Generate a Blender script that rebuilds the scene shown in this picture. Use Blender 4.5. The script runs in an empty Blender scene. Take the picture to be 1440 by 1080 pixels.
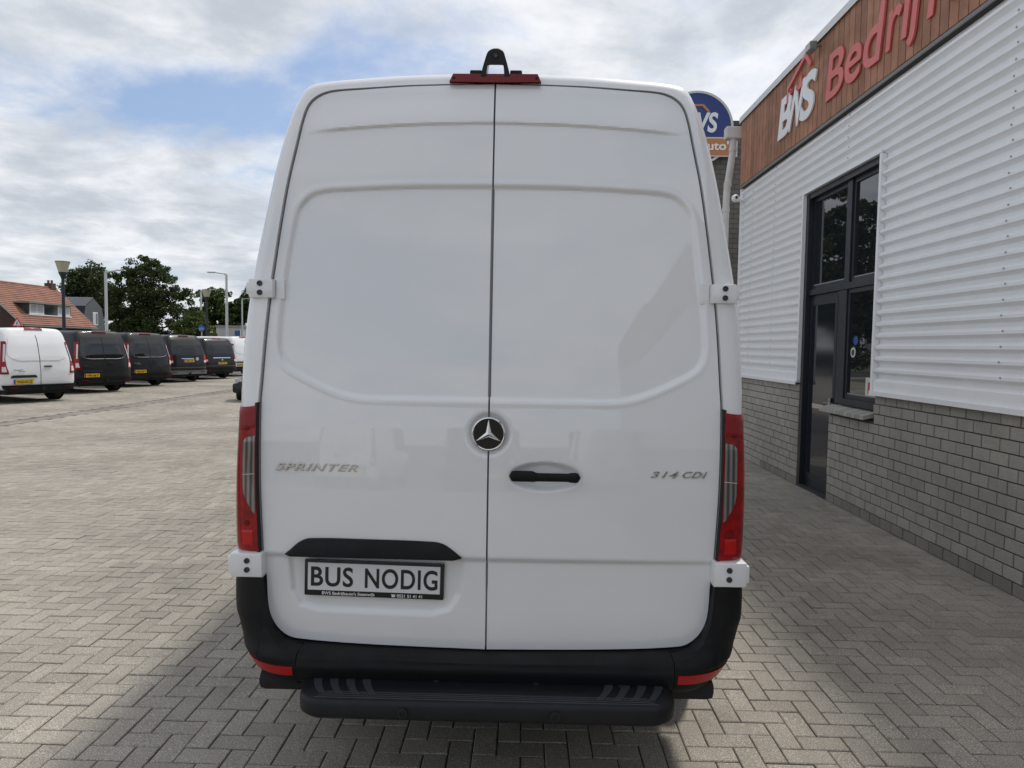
import bpy, bmesh, math, random
import numpy as np
from mathutils import Matrix, Vector
random.seed(7); rng = np.random.default_rng(7)
C = bpy.context.scene.collection
sc = bpy.context.scene
rad = math.radians

# ------------------------------------------------------------------ camera
CAMH, FPX = 1.72, 950.0
PSI, TH, RO = rad(1.183), rad(3.152), rad(0.798)
fw = np.array([-math.sin(PSI)*math.cos(TH), math.cos(PSI)*math.cos(TH), -math.sin(TH)])
r0 = np.array([math.cos(PSI), math.sin(PSI), 0]); u0 = np.cross(r0, fw)
rv = math.cos(RO)*r0 + math.sin(RO)*u0; uv = -math.sin(RO)*r0 + math.cos(RO)*u0
cd = bpy.data.cameras.new('camera'); cam = bpy.data.objects.new('camera', cd); C.objects.link(cam)
cd.sensor_width = 36; cd.sensor_fit = 'HORIZONTAL'; cd.lens = FPX/1440*36; cd.clip_start = 0.05; cd.clip_end = 4000
cam.matrix_world = Matrix(((rv[0], uv[0], -fw[0], 0), (rv[1], uv[1], -fw[1], 0), (rv[2], uv[2], -fw[2], CAMH), (0, 0, 0, 1)))
sc.camera = cam
def px(P):
    d = np.array(P, float) - [0, 0, CAMH]; z = d@fw
    return 720+FPX*(d@rv)/z, 540-FPX*(d@uv)/z, z

# ------------------------------------------------------------------ sky, sun, exposure
SUN = Vector((0.355, 0.5, 1.0)).normalized()
w = bpy.data.worlds.new('World'); sc.world = w; w.use_nodes = True
nt = w.node_tree; nt.nodes.clear()
def N(nt, t, **k):
    n = nt.nodes.new(t)
    for a, b in k.items(): setattr(n, a, b)
    return n
def LK(nt, a, b): nt.links.new(a, b)
def math_node(nt, op, a, b=None, clamp=False):
    n = N(nt, 'ShaderNodeMath', operation=op, use_clamp=clamp)
    for i, v in enumerate((a, b)):
        if v is None: continue
        if isinstance(v, (int, float)): n.inputs[i].default_value = v
        else: LK(nt, v, n.inputs[i])
    return n.outputs[0]
def mixc(nt, fac, a, b, blend='MIX'):
    n = N(nt, 'ShaderNodeMix', data_type='RGBA', blend_type=blend)
    for i, v in ((0, fac), (6, a), (7, b)):
        if isinstance(v, (int, float)): n.inputs[i].default_value = v
        elif isinstance(v, tuple): n.inputs[i].default_value = (*v, 1)
        else: LK(nt, v, n.inputs[i])
    return n.outputs[2]
def ramp(nt, v, lo, hi, a=0., b=1., smooth=True):
    n = N(nt, 'ShaderNodeMapRange', interpolation_type='SMOOTHSTEP' if smooth else 'LINEAR')
    LK(nt, v, n.inputs[0])
    for i, x in enumerate((lo, hi, a, b)): n.inputs[i+1].default_value = x
    return n.outputs[0]
sky = N(nt, 'ShaderNodeTexSky', sky_type='NISHITA'); sky.sun_disc = False
sky.sun_elevation = math.asin(SUN.z); sky.sun_rotation = math.atan2(SUN.x, SUN.y)
sky.air_density = 1.0; sky.dust_density = 1.5; sky.ozone_density = 1.5
tc = N(nt, 'ShaderNodeTexCoord'); sp = N(nt, 'ShaderNodeSeparateXYZ'); LK(nt, tc.outputs['Generated'], sp.inputs[0])
den = math_node(nt, 'ADD', math_node(nt, 'MAXIMUM', sp.outputs[2], 0.0), 0.16)
cx = N(nt, 'ShaderNodeCombineXYZ')
LK(nt, math_node(nt, 'DIVIDE', sp.outputs[0], den), cx.inputs[0]); LK(nt, math_node(nt, 'DIVIDE', sp.outputs[1], den), cx.inputs[1])
cx.inputs[2].default_value = SKYSEED = 2.1
def noise(nt, vec, scale, detail=6, rough=.55, dist=0.0):
    n = N(nt, 'ShaderNodeTexNoise'); LK(nt, vec, n.inputs['Vector'])
    n.inputs['Scale'].default_value = scale; n.inputs['Detail'].default_value = detail
    n.inputs['Roughness'].default_value = rough; n.inputs['Distortion'].default_value = dist
    return n.outputs[0]
nA = noise(nt, cx.outputs[0], 0.95, 9, .58, .25); nB = noise(nt, cx.outputs[0], 2.3, 8, .6, .2); nC = noise(nt, cx.outputs[0], 0.45, 4, .5)
cover = ramp(nt, math_node(nt, 'ADD', math_node(nt, 'MULTIPLY', nA, .65), math_node(nt, 'MULTIPLY', nC, .35)), .388, .512)
grey = ramp(nt, math_node(nt, 'ADD', math_node(nt, 'MULTIPLY', nB, .6), math_node(nt, 'MULTIPLY', nA, .4)), .39, .63)
cloud = mixc(nt, grey, (9.9, 10.0, 10.2), (5.5, 5.95, 6.6))
lift = mixc(nt, 1.0, sky.outputs[0], (1.1, 1.45, 2.2), 'ADD')       # thin high veil over the blue
hz = ramp(nt, sp.outputs[2], 0.0, 0.16, 1, 0)
cov2 = math_node(nt, 'MAXIMUM', cover, math_node(nt, 'MULTIPLY', hz, .75))
col = mixc(nt, math_node(nt, 'MULTIPLY', cov2, .96), lift, cloud)
bg = N(nt, 'ShaderNodeBackground'); bg.inputs[1].default_value = 0.1; LK(nt, col, bg.inputs[0])
wo = N(nt, 'ShaderNodeOutputWorld'); LK(nt, bg.outputs[0], wo.inputs[0])
sl = bpy.data.lights.new('sun', 'SUN'); sl.energy = 2.6; sl.angle = rad(5.0); sl.color = (1, .955, .88)
so = bpy.data.objects.new('sun', sl); C.objects.link(so); so.rotation_euler = SUN.to_track_quat('Z', 'Y').to_euler(); so.location = (10, 14, 30)
sc.view_settings.view_transform = 'Standard'; sc.view_settings.look = 'None'; sc.view_settings.exposure = 0; sc.view_settings.gamma = 1
sc.view_settings.use_curve_mapping = False

# ------------------------------------------------------------------ materials
MATS = {}
def mat(name, color=(.5, .5, .5), rough=.5, metal=0., coat=0., ior=1.5, var=0., vscale=3., bump=0., bscale=200., rand=0., emis=None, spec=None, trans=0., second=None, stretch=None):
    """Principled material: colour with noise wear (var), random brightness per object/island (rand), fine relief (bump)."""
    if name in MATS: return MATS[name]
    m = bpy.data.materials.new(name); m.use_nodes = True; t = m.node_tree; b = t.nodes['Principled BSDF']
    b.inputs['Roughness'].default_value = rough; b.inputs['Metallic'].default_value = metal; b.inputs['IOR'].default_value = ior
    b.inputs['Coat Weight'].default_value = coat; b.inputs['Coat Roughness'].default_value = .02; b.inputs['Coat IOR'].default_value = 1.65 if name == 'white_paint' else 1.5
    if trans: b.inputs['Transmission Weight'].default_value = trans
    if spec is not None: b.inputs['Specular IOR Level'].default_value = spec
    c = None
    geo = N(t, 'ShaderNodeNewGeometry')
    if var:
        pos = geo.outputs['Position']
        if stretch:
            vm = N(t, 'ShaderNodeVectorMath', operation='MULTIPLY'); LK(t, pos, vm.inputs[0]); vm.inputs[1].default_value = stretch; pos = vm.outputs[0]
        n1 = noise(t, pos, vscale, 7, .6)
        f = ramp(t, n1, .3, .7)
        sec = second if second else tuple(x*(1-var) for x in color)
        c = mixc(t, f, tuple(color), tuple(sec))
        rr = ramp(t, n1, .3, .7, rough, min(1, rough+.12)); LK(t, rr, b.inputs['Roughness'])
    if rand:
        r = N(t, 'ShaderNodeObjectInfo').outputs['Random'] if rand > 0 else geo.outputs['Random Per Island']
        k = ramp(t, r, 0, 1, 1-abs(rand), 1+abs(rand), False)
        cc = N(t, 'ShaderNodeCombineColor')
        for i in range(3): LK(t, k, cc.inputs[i])
        c = mixc(t, 1., c if c is not None else tuple(color), cc.outputs[0], 'MULTIPLY')
    if c is not None: LK(t, c, b.inputs['Base Color'])
    else: b.inputs['Base Color'].default_value = (*color, 1)
    if bump:
        nb = noise(t, geo.outputs['Position'], bscale, 4, .6)
        bn = N(t, 'ShaderNodeBump'); bn.inputs['Strength'].default_value = bump; bn.inputs['Distance'].default_value = .004
        LK(t, nb, bn.inputs['Height']); LK(t, bn.outputs[0], b.inputs['Normal'])
    if emis: b.inputs['Emission Color'].default_value = (*emis[0], 1); b.inputs['Emission Strength'].default_value = emis[1]
    MATS[name] = m; return m

def stone_mat(name, base, light, dark, island, joint=None, rnd=.16, spk=150., patch=.24):
    """Concrete with exposed aggregate: pale and dark grit, blotches, tone differing from piece to piece."""
    m = bpy.data.materials.new(name); m.use_nodes = True; t = m.node_tree; b = t.nodes['Principled BSDF']
    geo = N(t, 'ShaderNodeNewGeometry'); P = geo.outputs['Position']
    r = geo.outputs['Random Per Island'] if island else N(t, 'ShaderNodeObjectInfo').outputs['Random']
    g1 = noise(t, P, spk, 3, .7); g2 = noise(t, P, spk*1.9, 2, .6); big = noise(t, P, .55, 6, .62); mid = noise(t, P, 6., 5, .6)
    c = mixc(t, ramp(t, g1, .53, .62), tuple(base), tuple(light))
    c = mixc(t, ramp(t, g2, .54, .63), c, tuple(dark))
    c = mixc(t, ramp(t, mid, .35, .75, 0, .35), c, tuple(x*.72 for x in base)); c = mixc(t, ramp(t, noise(t, P, 1.7, 5, .65), .60, .70, 0, .3), c, tuple(x*.5 for x in base))
    k = ramp(t, r, 0, 1, 1-rnd, 1+rnd, False)
    k = math_node(t, 'MULTIPLY', k, ramp(t, big, .3, .72, 1+patch*.5, 1-patch))
    cc = N(t, 'ShaderNodeCombineColor')
    for i in range(3): LK(t, k, cc.inputs[i])
    c = mixc(t, 1., c, cc.outputs[0], 'MULTIPLY')
    LK(t, c, b.inputs['Base Color']); b.inputs['Roughness'].default_value = .86; b.inputs['Specular IOR Level'].default_value = .3
    bn = N(t, 'ShaderNodeBump'); bn.inputs['Strength'].default_value = .55; bn.inputs['Distance'].default_value = .003
    LK(t, g1, bn.inputs['Height']); LK(t, bn.outputs[0], b.inputs['Normal'])
    MATS[name] = m; return m

M_white = mat('white_paint', (.77, .78, .79), .3, coat=1., var=.025, vscale=1.7)
M_black = mat('black_plastic', (.008, .0085, .0095), .5, bump=.25, bscale=900, var=.2, vscale=8, spec=.22)
M_rubber = mat('black_rubber', (.012, .012, .012), .8)
M_gap = mat('door_seal_rubber', (.03, .031, .033), .85)
M_chrome = mat('chrome', (.78, .78, .78), .12, metal=1.)
M_chromed = mat('satin_chrome', (.6, .6, .6), .16, metal=1.)
M_red = mat('red_lens', (.34, .002, .005), .15, coat=.35, var=.5, vscale=26, spec=.3)
M_redr = mat('red_reflector', (.42, .006, .006), .25, coat=.2, spec=.3, bump=.6, bscale=500)
M_redd = mat('dark_red_lens', (.15, .002, .004), .2, coat=.15, spec=.25)
M_glassd = mat('dark_glass', (.008, .009, .01), .03, ior=1.6)
M_wheel = mat('alloy_grey', (.16, .16, .165), .35, metal=.7)
M_tyre = mat('tyre_rubber', (.016, .016, .016), .75, var=.3, vscale=30)

# ------------------------------------------------------------------ mesh helpers
class MB:
    def __init__(s): s.v = []; s.f = []; s.m = []
    def add(s, vs, fs, mi=0):
        o = len(s.v); s.v += [tuple(map(float, p)) for p in vs]
        s.f += [tuple(o+i for i in f) for f in fs]; s.m += [mi]*len(fs); return s
    def box(s, x0, x1, y0, y1, z0, z1, mi=0, bev=0.):
        if not bev:
            s.add([(x, y, z) for z in (z0, z1) for y in (y0, y1) for x in (x0, x1)],
                  [(0, 2, 3, 1), (4, 5, 7, 6), (0, 1, 5, 4), (2, 6, 7, 3), (0, 4, 6, 2), (1, 3, 7, 5)], mi); return s
        bm = bmesh.new(); bmesh.ops.create_cube(bm, size=1)
        for v in bm.verts: v.co = ((x0+x1)/2+v.co.x*(x1-x0), (y0+y1)/2+v.co.y*(y1-y0), (z0+z1)/2+v.co.z*(z1-z0))
        bmesh.ops.bevel(bm, geom=bm.edges[:], offset=bev, segments=2, affect='EDGES', profile=.6)
        bm.verts.index_update()
        s.add([v.co for v in bm.verts], [[v.index for v in f.verts] for f in bm.faces], mi); bm.free(); return s
    def tube(s, pts, r, n=10, mi=0, cap=True):
        pts = [Vector(p) for p in pts]; rs = r if isinstance(r, (list, tuple)) else [r]*len(pts)
        vs = []; t0 = (pts[1]-pts[0]).normalized(); a = t0.orthogonal().normalized()
        for i, p in enumerate(pts):
            t = (pts[min(i+1, len(pts)-1)]-pts[max(i-1, 0)]).normalized()
            a = (a - t*a.dot(t)).normalized(); b = t.cross(a)
            vs += [p+(a*math.cos(2*math.pi*k/n)+b*math.sin(2*math.pi*k/n))*rs[i] for k in range(n)]
        fs = [(i*n+k, i*n+(k+1) % n, (i+1)*n+(k+1) % n, (i+1)*n+k) for i in range(len(pts)-1) for k in range(n)]
        if cap: fs += [tuple(range(n-1, -1, -1)), tuple((len(pts)-1)*n+k for k in range(n))]
        s.add(vs, fs, mi); return s
    def lathe(s, prof, axis='z', c=(0, 0, 0), n=24, mi=0):
        vs = []
        for r, h in prof:
            for k in range(n):
                a = 2*math.pi*k/n; p, q = r*math.cos(a), r*math.sin(a)
                vs.append({'z': (c[0]+p, c[1]+q, c[2]+h), 'x': (c[0]+h, c[1]+p, c[2]+q), 'y': (c[0]+q, c[1]+h, c[2]+p)}[axis])
        fs = [(i*n+k, i*n+(k+1) % n, (i+1)*n+(k+1) % n, (i+1)*n+k) for i in range(len(prof)-1) for k in range(n)]
        s.add(vs, fs, mi); return s
    def prism(s, poly, y0, y1, mi=0, plane='xz'):
        """extrude a polygon given in (x, z) along y (or (y, z) along x, or (x, y) along z)"""
        n = len(poly)
        def P(a, b, h): return {'xz': (a, h, b), 'yz': (h, a, b), 'xy': (a, b, h)}[plane]
        s.add([P(a, b, y0) for a, b in poly]+[P(a, b, y1) for a, b in poly],
              [tuple(range(n)), tuple(range(2*n-1, n-1, -1))]+[(i, n+i, n+(i+1) % n, (i+1) % n) for i in range(n)], mi); return s
    def grid(s, rows, mi=0, closed=False, flip=False):
        n = len(rows[0]); vs = [p for r in rows for p in r]; fs = []
        for i in range(len(rows)-1):
            for k in range(n if closed else n-1):
                f = (i*n+k, i*n+(k+1) % n, (i+1)*n+(k+1) % n, (i+1)*n+k); fs.append(f[::-1] if flip else f)
        s.add(vs, fs, mi); return s
    def mesh(s, name, smooth=None):
        me = bpy.data.meshes.new(name); me.from_pydata(s.v, [], s.f)
        if any(s.m): me.polygons.foreach_set('material_index', s.m)
        bm = bmesh.new(); bm.from_mesh(me); bmesh.ops.remove_doubles(bm, verts=bm.verts, dist=1e-5)
        bmesh.ops.recalc_face_normals(bm, faces=bm.faces); bm.to_mesh(me); bm.free()
        if smooth is not None:
            me.polygons.foreach_set('use_smooth', [True]*len(me.polygons)); me.set_sharp_from_angle(angle=rad(smooth))
        me.update(); return me
def link(name, data, parent=None, m=None, loc=None):
    o = bpy.data.objects.new(name, data); C.objects.link(o)
    if m is not None:
        for x in (m if isinstance(m, (list, tuple)) else [m]): data.materials.append(x)
    if parent is not None: o.parent = parent
    if loc is not None: o.location = loc
    return o
def part(name, mb, m, parent=None, smooth=None, world=True):
    """mesh built in the coordinates of its thing's root (world=False) or of the world (world=True, unrotated roots)"""
    o = link(name, mb.mesh(name, smooth), parent, m)
    if parent is not None and world:
        r = parent
        L = Vector((0, 0, 0))
        while r is not None: L += r.location; r = r.parent
        o.location = -L
    return o
def thing(name, label, cat, loc=(0, 0, 0), rz=0., group=None):
    o = bpy.data.objects.new(name, None); C.objects.link(o); o.location = loc; o.rotation_euler = (0, 0, rz); o.empty_display_size = .2
    return tag(o, label, cat, group)
def tag(o, label, cat, group=None):
    o['label'] = label; o['category'] = cat
    if group: o['group'] = group
    return o
def struct(o): o['kind'] = 'structure'; return o
def crom(pts, n):
    """smooth curve through points (centripetal enough for gentle outlines), n samples per span"""
    P = [np.array(p, float) for p in pts]; out = []
    for i in range(len(P)-1):
        p0, p1, p2, p3 = P[max(i-1, 0)], P[i], P[i+1], P[min(i+2, len(P)-1)]
        d = np.linalg.norm(p2-p1)
        m1 = (p2-p0)/max(np.linalg.norm(p1-p0)+d, 1e-9)*d if i > 0 else (p2-p1)
        m2 = (p3-p1)/max(np.linalg.norm(p3-p2)+d, 1e-9)*d if i < len(P)-2 else (p2-p1)
        for k in range(n):
            t = k/n; h = (2*t**3-3*t*t+1, t**3-2*t*t+t, -2*t**3+3*t*t, t**3-t*t)
            out.append(h[0]*p1+h[1]*m1+h[2]*p2+h[3]*m2)
    out.append(P[-1]); return np.array(out)
def ss(a, b, x):
    t = np.clip((x-a)/(b-a), 0, 1); return t*t*(3-2*t)

# lettering: the built-in typeface turned into meshes
def text_mesh(s, ext=.0, offset=0., shear=0., spacing=1., res=6, bev=0.):
    cu = bpy.data.curves.new('lettering', 'FONT'); cu.body = s; cu.extrude = ext; cu.offset = offset; cu.shear = shear; cu.space_character = spacing
    cu.resolution_u = res; cu.bevel_depth = bev; cu.bevel_resolution = 2; cu.fill_mode = 'BOTH'
    o = bpy.data.objects.new('lettering', cu); C.objects.link(o); bpy.context.view_layer.update()
    me = bpy.data.meshes.new_from_object(o.evaluated_get(bpy.context.evaluated_depsgraph_get()))
    bpy.data.objects.remove(o); bpy.data.curves.remove(cu)
    return me
def fit_text(s, x0, x1, z0, z1, depth, M, parent, m, name='lettering', offset=0., shear=0., spacing=1., bev=0.):
    """text scaled to fill the box x0..x1, z0..z1 of a local frame M (x right, y up, z out of the face)"""
    me = text_mesh(s, .5 if not bev else .03, offset, shear, spacing, bev=bev)
    co = np.array([v.co for v in me.vertices]); lo, hi = co.min(0), co.max(0)
    sx, sy = (x1-x0)/(hi[0]-lo[0]), (z1-z0)/(hi[1]-lo[1])
    for v in me.vertices:
        c = v.co; q = Vector((x0+(c.x-lo[0])*sx, z0+(c.y-lo[1])*sy, (c.z-lo[2])/(hi[2]-lo[2])*depth)); v.co = M@q
    me.materials.clear(); o = link(name, me, parent, m); return o
def frame(o, x, y):
    x = Vector(x).normalized(); y = Vector(y).normalized(); z = x.cross(y)
    return Matrix(((x.x, y.x, z.x, o[0]), (x.y, y.y, z.y, o[1]), (x.z, y.z, z.z, o[2]), (0, 0, 0, 1)))
FLATT = {}

# ------------------------------------------------------------------ ground and paving
WALLX = 3.48
gm = stone_mat('far_paving', (.315, .284, .242), (.42, .39, .345), (.20, .18, .155), False, rnd=0., spk=40., patch=.3)
g = MB(); g.add([(-900, -300, -.03), (900, -300, -.03), (900, 1800, -.03), (-900, 1800, -.03)], [(0, 1, 2, 3)])
struct(part('ground', g, mat('earth', (.10, .11, .06), .95, var=.4, vscale=.3)))
g = MB(); g.add([(-46, -14, -.012), (60, -14, -.012), (60, 46, -.012), (-46, 46, -.012)], [(0, 1, 2, 3)])
struct(part('yard', g, gm))
g = MB(); g.add([(-80, 47, -.018), (60, 47, -.018), (60, 56, -.018), (-80, 56, -.018)], [(0, 1, 2, 3)])
struct(part('road', g, mat('asphalt', (.055, .055, .056), .9, var=.25, vscale=1.)))
PX0, PX1, PY0, PY1 = -22.0, 3.68, 0.6, 27.0
g = MB(); g.add([(PX0, PY0, -.006), (PX1, PY0, -.006), (PX1, PY1, -.006), (PX0, PY1, -.006)], [(0, 1, 2, 3)])
paving = struct(part('paving', g, mat('joint_sand', (.055, .05, .042), .95, var=.45, vscale=5.)))
MOD = .102
def block(L, W, c=.004, top=.0, bot=-.012):
    a, b = L/2, W/2
    vs = [(-a, -b, bot), (a, -b, bot), (a, b, bot), (-a, b, bot), (-a, -b, top-.0035), (a, -b, top-.0035), (a, b, top-.0035), (-a, b, top-.0035),
          (-a+c, -b+c, top), (a-c, -b+c, top), (a-c, b-c, top), (-a+c, b-c, top)]
    fs = [(8, 9, 10, 11)]
    for i in range(4):
        j = (i+1) % 4; fs += [(4+i, 4+j, 8+j, 8+i), (i, j, 4+j, 4+i)]
    return np.array(vs), fs
cells = []
GX = -10.65                                                       # gutter row runs parallel to the hall
for j in range(int(PY0/MOD), int(PY1/MOD)):
    for i in range(int(PX0/MOD), int(PX1/MOD)):
        c = (i-j) % 4
        if c == 0: x, y, v = (i+1)*MOD, (j+.5)*MOD, 0
        elif c == 3: x, y, v = (i+.5)*MOD, (j+1)*MOD, 1
        else: continue
        if x > PX1-.08 or abs(x-GX) < .204+(.03 if v else .06): continue
        p = px((x, y, 0))
        if y > 1.4:
            if p[0] < -520-(900 if y < 3 else 0) or p[0] > 1500+(900 if y < 8 else 0): continue
        cells.append((x, y, v, p))
vis = [k for k, (x, y, v, p) in enumerate(cells) if p[2] > 1 and -10 < p[0] < 1450 and p[1] < 1090 and y > 2.2 and not (-1.08 < x < .78 and y > 2.45)]
vis.sort(key=lambda k: cells[k][1]); near = set(vis[:300])
M_pav = stone_mat('paving_block', (.318, .287, .242), (.58, .545, .49), (.10, .09, .077), True, rnd=.10)
M_pavo = stone_mat('paving_block_near', (.318, .287, .242), (.58, .545, .49), (.10, .09, .077), False, rnd=.10)
bv, bf = block(.1985, .0965)
bme = [None, None]
for v in (0, 1):
    vv = bv if v == 0 else np.stack([-bv[:, 1], bv[:, 0], bv[:, 2]], 1)
    me = bpy.data.meshes.new('paving_block'); me.from_pydata(vv.tolist(), [], bf); me.materials.append(M_pavo); bme[v] = me
VS, FS = [], []
for k, (x, y, v, p) in enumerate(cells):
    tz, rx, ry, rz = rng.normal(0, .0012), rng.normal(0, .005), rng.normal(0, .005), rng.normal(0, .006)
    if k in near:
        o = bpy.data.objects.new('paving_block', bme[v]); o.location = (x, y, tz); o.rotation_euler = (rx, ry, rz); o.parent = paving; C.objects.link(o)
    else:
        q = bv if v == 0 else np.stack([-bv[:, 1], bv[:, 0], bv[:, 2]], 1)
        q = q.copy(); q[:, 2] += tz+q[:, 1]*rx-q[:, 0]*ry
        cs, sn = math.cos(rz), math.sin(rz); q = np.stack([q[:, 0]*cs-q[:, 1]*sn+x, q[:, 0]*sn+q[:, 1]*cs+y, q[:, 2]], 1)
        o0 = len(VS)*12; VS.append(q); FS += [tuple(o0+a for a in f) for f in bf]
me = bpy.data.meshes.new('paving_blocks'); me.from_pydata(np.concatenate(VS).tolist(), [], FS)
o = link('paving_blocks', me, paving, M_pav); o['kind'] = 'stuff'
# gutter course of darker, dirtier blocks laid lengthwise
M_gut = stone_mat('gutter_block', (.225, .205, .178), (.36, .34, .30), (.11, .10, .09), True)
VS, FS = [], []
y = 1.0
while y < PY1:
    for cxx in (-.153, -.051, .051, .153):
        q = np.stack([-bv[:, 1]+GX+cxx, bv[:, 0]+y+(.102 if cxx in (-.051, .153) else 0), bv[:, 2]-(.003 if abs(cxx) < .1 else .001)], 1)
        o0 = len(VS)*12; VS.append(q); FS += [tuple(o0+a for a in f) for f in bf]
    y += .204
me = bpy.data.meshes.new('gutter_blocks'); me.from_pydata(np.concatenate(VS).tolist(), [], FS); o = link('gutter_blocks', me, paving, M_gut); o['kind'] = 'stuff'

# ------------------------------------------------------------------ the dealer's hall on the right
hall = thing('showroom_hall', 'white corrugated hall with grey brick plinth and brown plank fascia', 'building', (WALLX+.1, 6, 0))
Y0H, Y1H = -14.0, 11.22
DY0, DY1, WY0 = 7.80, 8.66, 6.82                                   # door between DY0 and DY1, window from WY0 to the door
M_mortar = mat('dark_mortar', (.085, .08, .072), .95, var=.3, vscale=20)
b = MB()                                                          # core wall behind bricks and siding
b.box(3.62, 3.90, Y0H, WY0, 0, 5.40); b.box(3.62, 3.90, DY1, Y1H-.02, 0, 5.40); b.box(3.62, 3.90, WY0, DY1, 3.70, 5.40); b.box(3.62, 3.90, WY0, DY0, 0, 1.02)
b.box(3.90, 16, Y1H-.26, Y1H-.02, 0, 5.3); b.box(3.90, 16, Y0H, Y0H+.24, 0, 5.3)
part('core_wall', b, mat('core_concrete', (.3, .3, .29), .9), hall)
b = MB(); b.box(3.45, 16, Y0H, Y1H-.02, 5.402, 5.43); part('roof_deck', b, mat('roof_felt', (.12, .12, .12), .9), hall)
b = MB(); b.box(WALLX+.009, 3.619, Y0H, WY0-.012, 0, 1.30); b.box(WALLX+.009, 3.619, DY1+.012, Y1H-.012, 0, 1.30); b.box(WALLX+.009, 3.619, WY0-.012, DY0-.012, 0, 1.02)
part('mortar_bed', b, M_mortar, hall)
bricks = []
BL, BH = .2, .1
for r in range(13):
    z = r*BH; y = Y0H-(.1 if r % 2 else 0)
    while y < Y1H:
        for (a, e) in ((Y0H, WY0 if r >= 10 else DY0), (DY1, Y1H)):
            y0, y1 = max(y, a), min(y+BL, e)
            if y1-y0 > .03: bricks.append((y0, y1, z, r))
        y += BL
M_brk = stone_mat('grey_brick', (.375, .353, .313), (.53, .505, .46), (.17, .158, .14), True, rnd=.07, spk=190., patch=.2)
M_brko = stone_mat('grey_brick_near', (.375, .353, .313), (.53, .505, .46), (.17, .158, .14), False, rnd=.07, spk=190., patch=.2)
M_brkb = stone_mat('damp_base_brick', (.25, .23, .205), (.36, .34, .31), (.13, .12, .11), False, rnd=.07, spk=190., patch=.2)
def brick_box(mb, y0, y1, z, dx=0.):
    x0, x1, j = WALLX+dx, WALLX+.06, .005
    a, e, p, q = y0+j, y1-j, z+j, z+BH-j; c = .003
    mb.add([(x1, a, p), (x1, e, p), (x1, e, q), (x1, a, q), (x0+c, a, p), (x0+c, e, p), (x0+c, e, q), (x0+c, a, q),
            (x0, a+c, p+c), (x0, e-c, p+c), (x0, e-c, q-c), (x0, a+c, q-c)],
           [(8, 11, 10, 9)]+[f for i in range(4) for f in ((4+i, 8+i, 8+(i+1) % 4, 4+(i+1) % 4), (i, 4+i, 4+(i+1) % 4, (i+1) % 4))])
bv_list = sorted(range(len(bricks)), key=lambda k: (bricks[k][0] < 4.3, bricks[k][0]))
nearb = set(bv_list[:300]); cache = {}
rest = MB()
for k, (y0, y1, z, r) in enumerate(bricks):
    dx = float(rng.normal(0, .0015))
    if k in nearb:
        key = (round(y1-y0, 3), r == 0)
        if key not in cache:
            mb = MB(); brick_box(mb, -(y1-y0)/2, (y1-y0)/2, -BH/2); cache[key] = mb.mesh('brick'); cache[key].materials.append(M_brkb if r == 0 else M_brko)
        o = bpy.data.objects.new('brick', cache[key]); o.parent = hall; C.objects.link(o)
        o.location = Vector((dx, (y0+y1)/2, z+BH/2))-hall.location
    else: brick_box(rest, y0, y1, z, dx)
o = part('brick_courses', rest, M_brk, hall); o['kind'] = 'stuff'
# brick return beside the door and sloping sill of bricks on edge
b = MB()
for r in range(13): b.box(3.545, 3.80, DY1+.004, DY1+.0115, r*BH+.005, r*BH+.095)
for k in range(12):
    y = WY0+.04+k*.0855
    mb = MB(); mb.add([(3.40, y, 1.032), (3.40, y+.077, 1.032), (3.40, y+.077, 1.072), (3.40, y, 1.072), (3.60, y, 1.075), (3.60, y+.077, 1.075), (3.60, y+.077, 1.125), (3.60, y, 1.125)],
                      [(0, 3, 2, 1), (3, 7, 6, 2), (0, 1, 5, 4), (1, 2, 6, 5), (0, 4, 7, 3), (4, 5, 6, 7)])
    part('sill_brick', mb, mat('sill_brick', (.36, .345, .315), .9, rand=.14, bump=.4, bscale=300), hall)
# corrugated siding
M_side = mat('white_sheet_metal', (.86, .868, .88), .34, var=.035, vscale=1.6, stretch=(1, 3, .6))
PER = .1135
def corr(y0, y1, z0, z1, nm):
    prof = []; z = z1
    k = 0
    while z > z0+1e-4:
        for fz, fx in ((0, 3.499), (.29, 3.499), (.51, 3.453), (.73, 3.453), (.97, 3.499)):
            zz = z-fz*PER
            if zz > z0: prof.append((fx, zz))
        z -= PER
    prof.append((prof[-1][0], z0))
    mb = MB(); mb.grid([[(x, y0, zz) for x, zz in prof], [(x, y1, zz) for x, zz in prof]])
    return part(nm, mb, M_side, hall)
ZT = 4.33
for a, e in ((Y0H, -8.2), (-8.205, -3.7), (-3.705, -.4), (-.405, 2.9), (2.895, WY0-.035)): corr(a, e, 1.40, ZT, 'siding_sheet')
corr(WY0-.035, DY1+.035, 3.70, ZT, 'siding_sheet'); corr(DY1+.035, Y1H-.01, 1.40, ZT, 'siding_sheet')
b = MB(); b.box(3.425, 3.60, Y0H, WY0-.005, 1.315, 1.333); b.box(3.425, 3.43, Y0H, WY0-.005, 1.29, 1.3145); b.box(3.452, 3.456, Y0H, WY0-.036, 1.3335, 1.42)
part('base_flashing', b, M_side, hall)
b = MB(); b.box(3.425, 3.60, DY1+.005, Y1H, 1.315, 1.333); b.box(3.425, 3.43, DY1+.005, Y1H, 1.29, 1.3145); b.box(3.452, 3.456, DY1+.036, Y1H, 1.3335, 1.42)
part('base_flashing', b, M_side, hall)
for y in (WY0-.03, DY1-.005, Y1H-.025):
    b = MB(); b.box(3.44, 3.60 if y < 7 or y > 11 else 3.486, y-.002, y+.034, 1.334, 3.665 if y < 11 else ZT, bev=.002); part('corner_trim', b, M_side, hall)
b = MB(); b.box(3.445, 3.49, WY0-.03, DY1+.029, 3.672, 3.699); part('lintel_trim', b, M_side, hall)
b = MB()
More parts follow.
